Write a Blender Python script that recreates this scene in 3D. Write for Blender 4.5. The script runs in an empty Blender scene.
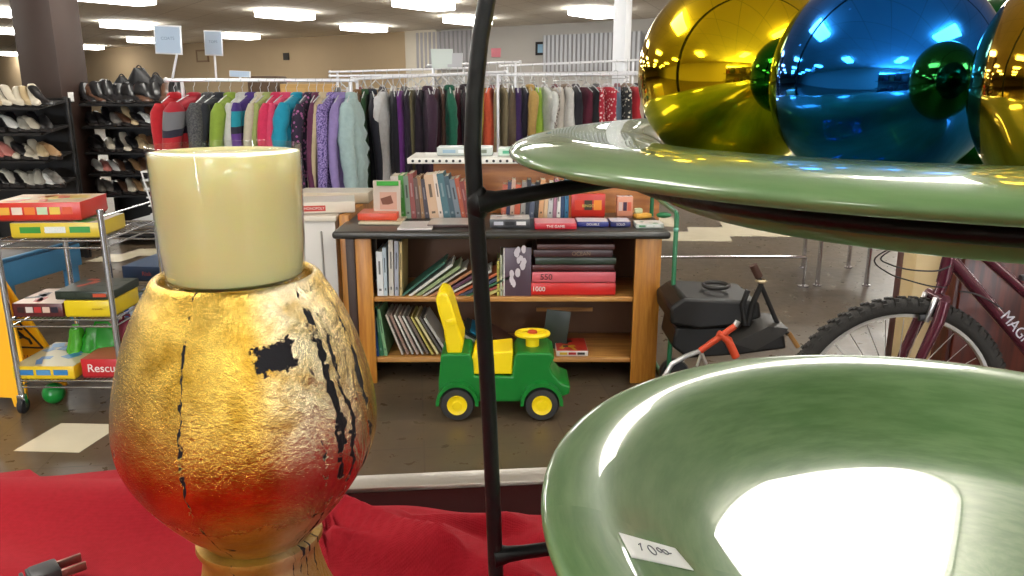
import bpy, bmesh, math, random
from mathutils import Vector, Matrix
PI = math.pi
SC = bpy.context.scene
C = SC.collection
EYE = 1.4
F = 780.0
PIT = math.atan(200 / 780)
YAW = math.radians(35)          # the building's grid against the line of sight
HC = 3.0                        # ceiling height
TZ = 1.10                       # display table top
random.seed(7)

# ------------------------------------------------------------------ measuring helpers
def ray(px, py):
    u = (px - 512) / F; v = (288 - py) / F
    return Vector((u, math.cos(PIT) + v * math.sin(PIT), -math.sin(PIT) + v * math.cos(PIT)))
def AY(px, py, Y):
    d = ray(px, py); d *= Y / d.y; d.z += EYE; return d
def AZ(px, py, z):
    d = ray(px, py); d *= (z - EYE) / d.z; d.z += EYE; return d
def GR(u, v, z=0):              # building grid -> world
    c, s = math.cos(YAW), math.sin(YAW)
    return Vector((u * c + v * s, -u * s + v * c, z))

# ------------------------------------------------------------------ materials
MATS = {}
def mat(name, col, rough=.5, metal=0, var=.0, scale=20, bump=0, coat=0, emit=None, es=0, trans=0, spec=.5, sss=0, bscale=None, ior=None):
    if name in MATS: return MATS[name]
    m = bpy.data.materials.new(name); m.use_nodes = True
    nt = m.node_tree; b = nt.nodes['Principled BSDF']
    col = tuple(col) + (1,) if len(col) == 3 else col
    b.inputs['Base Color'].default_value = col
    b.inputs['Roughness'].default_value = rough
    b.inputs['Metallic'].default_value = metal
    b.inputs['Specular IOR Level'].default_value = spec
    if coat: b.inputs['Coat Weight'].default_value = coat; b.inputs['Coat Roughness'].default_value = .04
    if trans: b.inputs['Transmission Weight'].default_value = trans
    if ior: b.inputs['IOR'].default_value = ior
    if sss:
        b.inputs['Subsurface Weight'].default_value = sss; b.inputs['Subsurface Radius'].default_value = (.02, .014, .006); b.inputs['Subsurface Scale'].default_value = .5
    if emit: b.inputs['Emission Color'].default_value = tuple(emit) + (1,); b.inputs['Emission Strength'].default_value = es
    if var or bump:
        tc = nt.nodes.new('ShaderNodeTexCoord'); n = nt.nodes.new('ShaderNodeTexNoise')
        n.inputs['Scale'].default_value = scale; n.inputs['Detail'].default_value = 4
        nt.links.new(tc.outputs['Object'], n.inputs['Vector'])
        if var:
            mx = nt.nodes.new('ShaderNodeMix'); mx.data_type = 'RGBA'
            mx.inputs['A'].default_value = tuple(max(0, c * (1 - var)) for c in col[:3]) + (1,)
            mx.inputs['B'].default_value = tuple(min(1, c * (1 + var)) for c in col[:3]) + (1,)
            nt.links.new(n.outputs['Fac'], mx.inputs['Factor']); nt.links.new(mx.outputs['Result'], b.inputs['Base Color'])
        if bump:
            n2 = n
            if bscale:
                n2 = nt.nodes.new('ShaderNodeTexNoise'); n2.inputs['Scale'].default_value = bscale; nt.links.new(tc.outputs['Object'], n2.inputs['Vector'])
            bp = nt.nodes.new('ShaderNodeBump'); bp.inputs['Strength'].default_value = bump; bp.inputs['Distance'].default_value = .01
            nt.links.new(n2.outputs['Fac'], bp.inputs['Height']); nt.links.new(bp.outputs['Normal'], b.inputs['Normal'])
    MATS[name] = m
    return m
class NT:
    """small node-tree writer"""
    def __init__(s, name):
        s.m = bpy.data.materials.new(name); s.m.use_nodes = True; s.t = s.m.node_tree; s.b = s.t.nodes['Principled BSDF']; MATS[name] = s.m
    def n(s, typ, ins=None, **kw):
        nd = s.t.nodes.new(typ)
        for k, v in kw.items(): setattr(nd, k, v)
        for k, v in (ins or {}).items():
            if hasattr(v, 'is_output'): s.t.links.new(v, nd.inputs[k])
            else: nd.inputs[k].default_value = v
        return nd
    def math(s, op, a, b=0.0, c=0.0):
        nd = s.n('ShaderNodeMath', {0: a, 1: b, 2: c}, operation=op); return nd.outputs[0]
    def mix(s, f, a, b):
        nd = s.n('ShaderNodeMix', data_type='RGBA')
        for k, v in (('Factor', f), ('A', a), ('B', b)):
            if hasattr(v, 'is_output'): s.t.links.new(v, nd.inputs[k])
            else: nd.inputs[k].default_value = v if k == 'Factor' else (tuple(v) + (1,))[:4]
        return nd.outputs['Result']
    def smooth(s, x, a, b):
        nd = s.n('ShaderNodeMapRange', {'Value': x, 'From Min': a, 'From Max': b}, interpolation_type='SMOOTHSTEP'); return nd.outputs['Result']
    def noise(s, scale, vec=None, detail=4, rough=.5, dim='3D'):
        ins = {'Scale': scale, 'Detail': detail, 'Roughness': rough}
        if vec is not None: ins['Vector'] = vec
        return s.n('ShaderNodeTexNoise', ins).outputs['Fac']
    def set(s, **kw):
        for k, v in kw.items():
            k = k.replace('_', ' ')
            if hasattr(v, 'is_output'): s.t.links.new(v, s.b.inputs[k])
            else: s.b.inputs[k].default_value = v
        return s.m
    def bump(s, h, strength, dist=.01):
        nd = s.n('ShaderNodeBump', {'Strength': strength, 'Distance': dist, 'Height': h}); s.t.links.new(nd.outputs['Normal'], s.b.inputs['Normal'])

def srgb(r, g, b):
    return tuple(((c / 255) / 12.92 if c / 255 <= .04045 else ((c / 255 + .055) / 1.055) ** 2.4) for c in (r, g, b))
def cm(r, g, b, rough=.6, **kw):
    return mat('paint_%d_%d_%d_%d' % (r, g, b, int(rough * 100)), tuple(.8 * c for c in srgb(r, g, b)), rough, **kw)

# ------------------------------------------------------------------ mesh builder
class MB:
    def __init__(s): s.v = []; s.f = []; s.mi = []; s.mats = []
    def _m(s, m):
        if m not in s.mats: s.mats.append(m)
        return s.mats.index(m)
    def add(s, vs, fs, m):
        o = len(s.v); k = s._m(m)
        s.v += [tuple(v) for v in vs]; s.f += [tuple(i + o for i in f) for f in fs]; s.mi += [k] * len(fs); return s
    def box(s, c, d, m, R=None, bev=0, seg=2):
        bm = bmesh.new(); bmesh.ops.create_cube(bm, size=1)
        for v in bm.verts: v.co = Vector((v.co.x * d[0], v.co.y * d[1], v.co.z * d[2]))
        if bev: bmesh.ops.bevel(bm, geom=bm.edges[:], offset=min(bev, min(d) * .45), segments=seg, affect='EDGES', profile=.5)
        M = Matrix.Translation(Vector(c)) @ (R.to_4x4() if R else Matrix())
        bm.verts.ensure_lookup_table(); bm.verts.index_update()
        s.add([M @ v.co for v in bm.verts], [[v.index for v in f.verts] for f in bm.faces], m); bm.free(); return s
    def tube(s, pts, r, m, n=8, closed=False, flat=1.0, up=None):
        pts = [Vector(p) for p in pts]; N = len(pts); rs = r if isinstance(r, (list, tuple)) else [r] * N
        vs = []; prev = None
        for i, p in enumerate(pts):
            if closed: t = pts[(i + 1) % N] - pts[i - 1]
            else: t = pts[min(i + 1, N - 1)] - pts[max(i - 1, 0)]
            t.normalize()
            if prev is None:
                a = Vector(up) if up else (Vector((0, 0, 1)) if abs(t.z) < .9 else Vector((1, 0, 0)))
            else: a = prev
            x = (a - t * a.dot(t)).normalized(); y = t.cross(x); prev = x
            for k in range(n):
                q = 2 * PI * k / n; vs.append(p + x * math.cos(q) * rs[i] * flat + y * math.sin(q) * rs[i])
        fs = []
        for i in range(N if closed else N - 1):
            j = (i + 1) % N
            for k in range(n):
                l = (k + 1) % n; fs.append((i * n + k, i * n + l, j * n + l, j * n + k))
        if not closed: fs += [tuple(range(n))[::-1], tuple((N - 1) * n + k for k in range(n))]
        return s.add(vs, fs, m)
    def lathe(s, prof, m, n=48, c=(0, 0, 0), M=None, closed=False, a0=0, a1=2 * PI):
        full = abs(a1 - a0 - 2 * PI) < 1e-6; na = n if full else n + 1
        vs = []; fs = []; P = len(prof)
        for (r, z) in prof:
            for k in range(na):
                q = a0 + (a1 - a0) * k / n; v = Vector((max(r, 1e-5) * math.cos(q), max(r, 1e-5) * math.sin(q), z))
                if M: v = M @ v
                vs.append(v + Vector(c))
        for i in range(P if closed else P - 1):
            j = (i + 1) % P
            for k in range(n):
                l = (k + 1) % na; fs.append((i * na + k, i * na + l, j * na + l, j * na + k))
        return s.add(vs, fs, m)
    def prism(s, poly, a, b, m, axis='y'):
        n = len(poly)
        def P(x, z, t): return {'y': (x, t, z), 'x': (t, x, z), 'z': (x, z, t)}[axis]
        vs = [P(x, z, a) for x, z in poly] + [P(x, z, b) for x, z in poly]
        fs = [tuple(range(n)), tuple(range(2 * n - 1, n - 1, -1))] + [(i, (i + 1) % n, n + (i + 1) % n, n + i)[::-1] for i in range(n)]
        return s.add(vs, fs, m)
    def ball(s, c, r, m, sc=(1, 1, 1), n=24, k=14):
        vs = [(c[0], c[1], c[2] + r * sc[2])]; fs = []
        for i in range(1, k):
            t = PI * i / k
            for j in range(n):
                q = 2 * PI * j / n; vs.append((c[0] + r * sc[0] * math.sin(t) * math.cos(q), c[1] + r * sc[1] * math.sin(t) * math.sin(q), c[2] + r * sc[2] * math.cos(t)))
        vs.append((c[0], c[1], c[2] - r * sc[2]))
        for j in range(n):
            l = (j + 1) % n; fs.append((0, 1 + j, 1 + l)); fs.append((len(vs) - 1, 1 + (k - 2) * n + l, 1 + (k - 2) * n + j))
            for i in range(k - 2): fs.append((1 + i * n + j, 1 + (i + 1) * n + j, 1 + (i + 1) * n + l, 1 + i * n + l))
        return s.add(vs, fs, m)
    def loft(s, secs, m, cap=True):
        n = len(secs[0]); vs = [p for q in secs for p in q]; fs = []
        for i in range(len(secs) - 1):
            for k in range(n): fs.append((i * n + k, i * n + (k + 1) % n, (i + 1) * n + (k + 1) % n, (i + 1) * n + k))
        if cap: fs += [tuple(range(n))[::-1], tuple((len(secs) - 1) * n + k for k in range(n))]
        return s.add(vs, fs, m)
    def mesh(s, name, sharp=35):
        me = bpy.data.meshes.new(name); me.from_pydata(s.v, [], s.f)
        for m in s.mats: me.materials.append(m)
        me.polygons.foreach_set('material_index', s.mi)
        bm = bmesh.new(); bm.from_mesh(me); bmesh.ops.recalc_face_normals(bm, faces=bm.faces[:]); bm.to_mesh(me); bm.free()
        me.polygons.foreach_set('use_smooth', [True] * len(me.polygons)); me.set_sharp_from_angle(angle=math.radians(sharp))
        me.update(); return me
    def build(s, name, parent=None, sharp=35, loc=None, rz=0):
        o = bpy.data.objects.new(name, s.mesh(name, sharp)); C.objects.link(o)
        if parent: o.parent = parent
        if loc is not None: o.location = loc
        if rz: o.rotation_euler.z = rz
        return o
def tag(o, label, cat, group=None, kind=None):
    o['label'] = label; o['category'] = cat
    if group: o['group'] = group
    if kind: o['kind'] = kind
    return o
def thing(name, label, cat, loc=(0, 0, 0), rz=0, group=None):
    o = bpy.data.objects.new(name, None); o.empty_display_size = .05; C.objects.link(o); o.location = loc; o.rotation_euler.z = rz
    return tag(o, label, cat, group)
def struct(o): o['kind'] = 'structure'; return o
def copy_tree(o, parent=None):
    c = o.copy(); C.objects.link(c); c.parent = parent
    for ch in list(o.children): copy_tree(ch, c)
    return c
def text(name, body, size, m, parent, loc, rot, ext=.0005, sx=1.0, align='CENTER', shear=0):
    cu = bpy.data.curves.new(name, 'FONT'); cu.body = body; cu.size = size; cu.extrude = ext; cu.align_x = align; cu.align_y = 'CENTER'; cu.shear = shear
    tmp = bpy.data.objects.new('tmp_text', cu); C.objects.link(tmp)
    me = bpy.data.meshes.new_from_object(tmp.evaluated_get(bpy.context.evaluated_depsgraph_get()))
    bpy.data.objects.remove(tmp); bpy.data.curves.remove(cu)
    me.materials.clear(); me.materials.append(m); me.name = name
    o = bpy.data.objects.new(name, me); C.objects.link(o); o.parent = parent; o.location = loc; o.rotation_euler = rot; o.scale.x = sx
    return o
def rot(z=0, x=0, y=0): return (Matrix.Rotation(z, 3, 'Z') @ Matrix.Rotation(y, 3, 'Y') @ Matrix.Rotation(x, 3, 'X'))

# shared materials
CHROME = mat('chrome_wire', (.62, .63, .66), .22, 1)
STEEL = mat('white_rail', srgb(225, 225, 228), .35, .3)
BLACKM = mat('black_iron', (.006, .0065, .007), .38, 0, bump=.08, scale=160, spec=.3)
BLACKP = mat('black_plastic', (.016, .016, .018), .45, var=.3)
CLEAR = mat('hanger_plastic', srgb(225, 228, 230), .25, trans=.3)
WHITE = mat('white_plastic', srgb(235, 235, 232), .4)
OAK = None

# ================================================================== SETTING
def build_setting():
    # --- floor: dark mottled stained tiles with seams
    N = NT('dark_stained_floor'); tc = N.n('ShaderNodeTexCoord').outputs['Object']
    mp = N.n('ShaderNodeMapping', {'Vector': tc, 'Rotation': (0, 0, math.radians(-7)), 'Scale': (3.45, 3.45, 3.45)}).outputs['Vector']
    br = N.n('ShaderNodeTexBrick', {'Vector': mp, 'Scale': 1.0, 'Mortar Size': .012, 'Brick Width': 1.0, 'Row Height': 1.0, 'Color1': srgb(96, 82, 66) + (1,), 'Color2': srgb(80, 70, 58) + (1,), 'Mortar': srgb(58, 50, 42) + (1,)}, offset=0.0)
    nz = N.noise(2.2, tc, 6, .6); nz2 = N.noise(14, tc, 5, .6)
    c1 = N.mix(N.smooth(nz, .35, .7), br.outputs['Color'], srgb(98, 82, 62))
    c2 = N.mix(N.math('MULTIPLY', nz2, .45), c1, srgb(58, 50, 42))
    N.set(Base_Color=c2, Roughness=N.math('MULTIPLY_ADD', nz2, .20, .20), Specular_IOR_Level=.3)
    N.bump(nz, .12, .02)
    b = MB(); q = [GR(-50, -8.2), GR(16, -8.2), GR(16, 18.2), GR(-50, 18.2)]
    b.add([(p.x, p.y, 0) for p in q] + [(p.x, p.y, -.1) for p in q], [(0, 1, 2, 3), (7, 6, 5, 4), (0, 4, 5, 1), (1, 5, 6, 2), (2, 6, 7, 3), (3, 7, 4, 0)], N.m)
    struct(b.build('floor'))
    # pale inlay tiles
    cream = mat('cream_floor_tile', srgb(214, 204, 178), .25, var=.06, scale=9)
    b = MB(); a = math.radians(-7); ex = Vector((math.cos(a), -math.sin(a) * -1, 0)); ex = Vector((math.cos(math.radians(-3)), math.sin(math.radians(-3)), 0)); ey = Vector((math.sin(math.radians(9)) * 1.0, math.cos(math.radians(9)), 0))
    def tile(p, w, d):
        p = Vector((p[0], p[1], .0012 + .0004 * (len(b.v) // 4))); b.add([p, p + ex * w, p + ex * w + ey * d, p + ey * d], [(0, 1, 2, 3)], cream)
    tile((-1.985, 2.845), .27, .27)
    for (px, py, w, d) in [(662, 241, .66, .5), (690, 236, 1.2, .5), (725, 231, 1.6, .9), (790, 226, 2.4, 1.2), (860, 219, 3, 2), (560, 226, 1.2, .6)]:
        p = AZ(px, py, 0); tile((p.x, p.y), w, d)
    for (px, py) in [(250, 300), (85, 262), (60, 240), (118, 256)]:
        p = AZ(px, py, 0); tile((p.x, p.y), .3, .3)
    struct(b.build('floor_inlay'))
    # --- ceiling
    N = NT('ceiling_tile'); tc = N.n('ShaderNodeTexCoord').outputs['Object']
    mp = N.n('ShaderNodeMapping', {'Vector': tc, 'Rotation': (0, 0, YAW), 'Scale': (1 / .61, 1 / 1.22, 1)}).outputs['Vector']
    br = N.n('ShaderNodeTexBrick', {'Vector': mp, 'Scale': 1.0, 'Mortar Size': .014, 'Brick Width': 1.0, 'Row Height': 1.0, 'Color1': srgb(240, 234, 222) + (1,), 'Color2': srgb(234, 228, 216) + (1,), 'Mortar': srgb(206, 198, 186) + (1,)}, offset=0.0)
    st = N.smooth(N.noise(.35, tc, 3), .66, .74)
    N.set(Base_Color=N.mix(N.math('MULTIPLY', st, .35), br.outputs['Color'], srgb(150, 132, 108)), Roughness=.85)
    b = MB(); b.add([(p.x, p.y, HC) for p in q] + [(p.x, p.y, HC + .1) for p in q], [(3, 2, 1, 0), (4, 5, 6, 7), (0, 4, 5, 1), (1, 5, 6, 2), (2, 6, 7, 3), (3, 7, 4, 0)], N.m)
    struct(b.build('ceiling'))
    # --- walls
    tan = mat('tan_wall_paint', srgb(182, 160, 128), .8, var=.04, scale=1.5)
    pale = mat('pale_wall_paint', srgb(206, 198, 182), .8)
    grey = mat('grey_wall_paint', srgb(176, 172, 166), .8, var=.03, scale=2)
    def wall(name, u0, u1, v0, v1, m, z0=0, z1=HC):
        o = MB(); ps = [GR(u0, v0), GR(u1, v0), GR(u1, v1), GR(u0, v1)]
        o.add([(p.x, p.y, z0) for p in ps] + [(p.x, p.y, z1) for p in ps], [(3, 2, 1, 0), (4, 5, 6, 7), (0, 1, 5, 4), (1, 2, 6, 5), (2, 3, 7, 6), (3, 0, 4, 7)], m)
        return struct(o.build(name))
    wall('wall_back_left', -50, -16.2, 17.9, 18.1, tan)
    wall('trim_1', -16.2, -15.0, 17.7, 18.1, pale)
    wall('wall_back_right', -15.0, 16, 17.9, 18.1, grey)
    wall('wall_left', -50.1, -49.9, -8.1, 17.9, tan)
    wall('wall_right', 15.9, 16.1, -8.1, 17.9, pale)
    # front wall with three shop windows, behind the camera
    W = [(1, 5), (6, 10), (11, 15)]
    us = [-50] + [x for w in W for x in w] + [16]
    k = 0
    fw = MB()
    for i in range(0, len(us), 2):
        ps = [GR(us[i], -8.1), GR(us[i + 1], -8.1), GR(us[i + 1], -7.9), GR(us[i], -7.9)]
        fw.add([(p.x, p.y, 0) for p in ps] + [(p.x, p.y, HC) for p in ps], [(3, 2, 1, 0), (4, 5, 6, 7), (0, 1, 5, 4), (1, 2, 6, 5), (2, 3, 7, 6), (3, 0, 4, 7)], pale)
    for (a0, a1) in W:
        for (z0, z1) in ((0, .7), (2.5, HC)):
            ps = [GR(a0, -8.1), GR(a1, -8.1), GR(a1, -7.9), GR(a0, -7.9)]
            fw.add([(p.x, p.y, z0) for p in ps] + [(p.x, p.y, z1) for p in ps], [(3, 2, 1, 0), (4, 5, 6, 7), (0, 1, 5, 4), (1, 2, 6, 5), (2, 3, 7, 6), (3, 0, 4, 7)], pale)
    struct(fw.build('wall_front'))
    alu = mat('window_aluminium', (.5, .5, .5), .4, .8)
    gl = NT('window_glass'); tr = gl.n('ShaderNodeBsdfTransparent'); gs = gl.n('ShaderNodeBsdfGlossy', {'Roughness': .02}); mx = gl.n('ShaderNodeMixShader', {0: .08, 1: tr.outputs[0], 2: gs.outputs[0]})
    gl.t.links.new(mx.outputs[0], gl.t.nodes['Material Output'].inputs['Surface'])
    for i, (a0, a1) in enumerate(W):
        fr = MB(); Rz = rot(-YAW)
        for uu in (a0 + .03, (a0 + a1) / 2, a1 - .03): fr.box(GR(uu, -8, 1.6), (.06, .1, 1.8), alu, Rz)
        for zz in (.73, 2.47): fr.box(GR((a0 + a1) / 2, -8, zz), (a1 - a0, .1, .06), alu, Rz)
        wo = struct(fr.build('window_%d' % (i + 1)))
        p = MB(); p.box(GR((a0 + a1) / 2, -8, 1.6), (a1 - a0 - .06, .008, 1.7), gl.m, Rz); p.build('pane', wo)
        L = bpy.data.lights.new('daylight_%d' % (i + 1), 'AREA'); L.shape = 'RECTANGLE'; L.size = a1 - a0; L.size_y = 1.8; L.energy = DAY; L.color = (.86, .93, 1)
        o = bpy.data.objects.new('daylight', L); C.objects.link(o); o.location = GR((a0 + a1) / 2, -8.6, 1.6)
        o.rotation_euler = (Matrix.Rotation(-YAW, 4, 'Z') @ Matrix.Rotation(PI / 2 + .5, 4, 'X')).to_euler()
    # --- ceiling troffers
    lampm = mat('light_diffuser', (.95, .95, .92), .5, emit=(1, .97, .9), es=LAMP)
    frm = mat('light_frame_metal', srgb(225, 222, 212), .5)
    spots = []
    vis = [(0, 8.5), (24, 29), (128, 22), (85, 45), (148, 38), (5, 52), (84, 65), (238, 33.5), (285, 11), (364, 25), (424, 0), (468, 17), (594, 9)]
    for p in vis: w = AZ(p[0], p[1], HC); spots.append((w.x, w.y))
    nv = len(spots); spots.append((1.55, 3.0))
    for v in (-4, -.2, 3.9, 7.9, 11.6, 15.2):
        for u in (-18, -14, -10.2, -6.1, -2, 2, 6, 10):
            w = GR(u, v)
            if all((w.x - a) ** 2 + (w.y - c) ** 2 > 7 for a, c in spots): spots.append((w.x, w.y))
    bf = MB(); d = .03
    for sx, sy, cx, cy in ((.61, d, 0, .595), (.61, d, 0, -.595), (d, 1.16, .29, 0), (d, 1.16, -.29, 0)): bf.box((cx, cy, -.008), (sx, sy, .016), frm)
    dm = MB(); dm.box((0, 0, -.076), (.57, 1.17, .150), lampm, None, .02)  # box made deep so its glowing sides brighten the ceiling
    fm, dd = bf.mesh('light_frame'), dm.mesh('diffuser')
    inview = ['tucked in the top left corner', 'beyond the left edge of the brown pillar', 'large, right of the brown pillar top', 'small, at the right edge of the pillar', 'behind the light blue sign over the coats', 'low far off left of the pillar', 'tiny, farthest down right of the pillar', 'above the second light blue sign', 'large, above the middle of the coat rack', 'above the pale pilaster on the rear wall', 'cut by the top edge, left of the iron arch', 'against the left side of the iron arch', 'left of the gold ball, near the white post']
    for i, (x, y) in enumerate(spots):
        lab = ('fluorescent ceiling light panel, ' + inview[i]) if i < nv else 'fluorescent ceiling light panel outside the view over the shop floor'
        t = thing('ceiling_light', lab, 'ceiling light', (x, y, HC), -YAW, 'fluorescent ceiling lights')
        for nme, me in (('light_frame', fm), ('diffuser', dd)):
            o = bpy.data.objects.new(nme, me); C.objects.link(o); o.parent = t
LAMP = 17
DAY = 900

# ================================================================== FOREGROUND
def build_table():
    # display table, slightly turned
    ang = math.radians(5.5)
    t = thing('display_table', 'dark mahogany display table with silver edge under the red cloth', 'table', (0, 0, 0), 0)
    dark = mat('dark_mahogany', srgb(40, 10, 9), .85, var=.25, scale=6, spec=.03)
    alu = mat('brushed_edge', srgb(196, 190, 180), .35, .75, bump=.05, scale=200)
    R = rot(ang); c = Vector((0, .573, 0))
    def P(x, y, z): v = R @ Vector((x, y, 0)); return (c.x + v.x, c.y + v.y, z)
    b = MB(); b.box(P(.1, -.42, TZ - .015), (1.5, .80, .03), dark, R, .003); b.build('table_top', t)
    b = MB(); b.box(P(.1, -.01, TZ - .012), (1.54, .022, .03), alu, R, .002)
    b.build('metal_edge', t)
    b = MB(); b.box(P(.1, -.42, TZ - .17), (1.4, .7, .28), dark, R, .004); b.build('apron', t)
    for sx in (-.55, .75):
        for sy in (-.72, -.12):
            l = MB(); l.box(P(sx, sy, (TZ - .31) / 2), (.07, .07, TZ - .31), dark, R, .004); l.build('leg', t)
    # red cloth
    N = NT('red_cotton'); tc = N.n('ShaderNodeTexCoord').outputs['Object']
    wv = N.n('ShaderNodeTexWave', {'Vector': tc, 'Scale': 260.0, 'Distortion': 1.5}, bands_direction='X').outputs['Fac']
    wv2 = N.n('ShaderNodeTexWave', {'Vector': tc, 'Scale': 260.0, 'Distortion': 1.5}, bands_direction='Y').outputs['Fac']
    h = N.math('MULTIPLY', wv, wv2)
    N.set(Base_Color=N.mix(N.noise(300, tc, 3), srgb(140, 9, 22), srgb(164, 19, 36)), Roughness=.85, Specular_IOR_Level=.2, Sheen_Weight=.04, Sheen_Tint=srgb(255, 120, 130) + (1,))
    N.bump(h, .35, .0006)
    nx, ny = 150, 110
    def far(x):
        if x < -.2: return .70
        if x < -.12: return .70 + (x + .2) / .08 * (.514 - .70)
        return .514 - (x + .12) * .12 + .004 * math.sin(x * 60)
    def edge(x): return c.y + math.tan(ang) * x
    def ridge(x, y, x0, y0, x1, y1, w):
        dx, dy = x1 - x0, y1 - y0; L = math.hypot(dx, dy)
        s = ((x - x0) * dx + (y - y0) * dy) / L / L; d = ((x - x0) * dy - (y - y0) * dx) / L
        e = max(0, 1 - max(0, -s, s - 1) * 5)
        return e * math.exp(-(d / (w if d > 0 else w * 2.2)) ** 2)
    def H(x, y):
        h = .0015 + .0022 * (1 + math.sin(x * 31 + 4 * math.sin(y * 17))) * .5
        h += .024 * ridge(x, y, -.128, .494, -.01, .400, .0075) + .019 * ridge(x, y, -.120, .455, -.045, .419, .006) + .016 * ridge(x, y, -.045, .455, .06, .36, .008)
        h += .011 * ridge(x, y, -.075, .472, .0, .485, .006) + .006 * ridge(x, y, .02, .47, .12, .44, .008)
        h += .016 * math.exp(-((y - .515) / .03) ** 2) * (1 / (1 + math.exp((x + .22) * 60)))
        h += .006 * math.exp(-((y - .44 - .05 * math.sin(x * 9)) / .02) ** 2) * (1 / (1 + math.exp((x + .2) * 50)))
        dv = math.hypot(x + .133, y - .36); h *= min(1, max(0, (dv - .048) / .03)) if dv < .08 else 1
        for fx in (-.004, .356): 
            d2 = math.hypot(x - fx, y - .2557); h *= min(1, max(.02, (d2 - .02) / .03)) if d2 < .05 else 1
        dp = math.hypot(x + .245, y - .335)
        if dp < .06: h *= .4
        return h
    vs = []; fs = []
    for j in range(ny):
        for i in range(nx):
            x = -.60 + 1.2 * i / (nx - 1); yf = far(x); y0 = -.10
            y = y0 + (yf - y0) * (j / (ny - 1)) ** .8
            e = edge(x) + .006
            if y > e:
                over = y - e; z = TZ + .003 + H(x, e) * math.exp(-over * 30) - over; yy = e + .004 + .008 * math.sin(x * 40) * min(1, over * 10)
                vs.append((x, yy + .004, z))
            else: vs.append((x, y, TZ + .0008 + H(x, y)))
    n0 = len(vs)
    for j in range(ny - 1):
        for i in range(nx - 1):
            a = j * nx + i; fs.append((a, a + 1, a + nx + 1, a + nx))
    b = MB(); b.add(vs, fs, N.m); o = b.build('tablecloth', sharp=180)
    tag(o, 'bright red cotton cloth spread in folds over the display table', 'tablecloth')
    so = o.modifiers.new('solid', 'SOLIDIFY'); so.thickness = .0007; so.offset = 1

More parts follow.
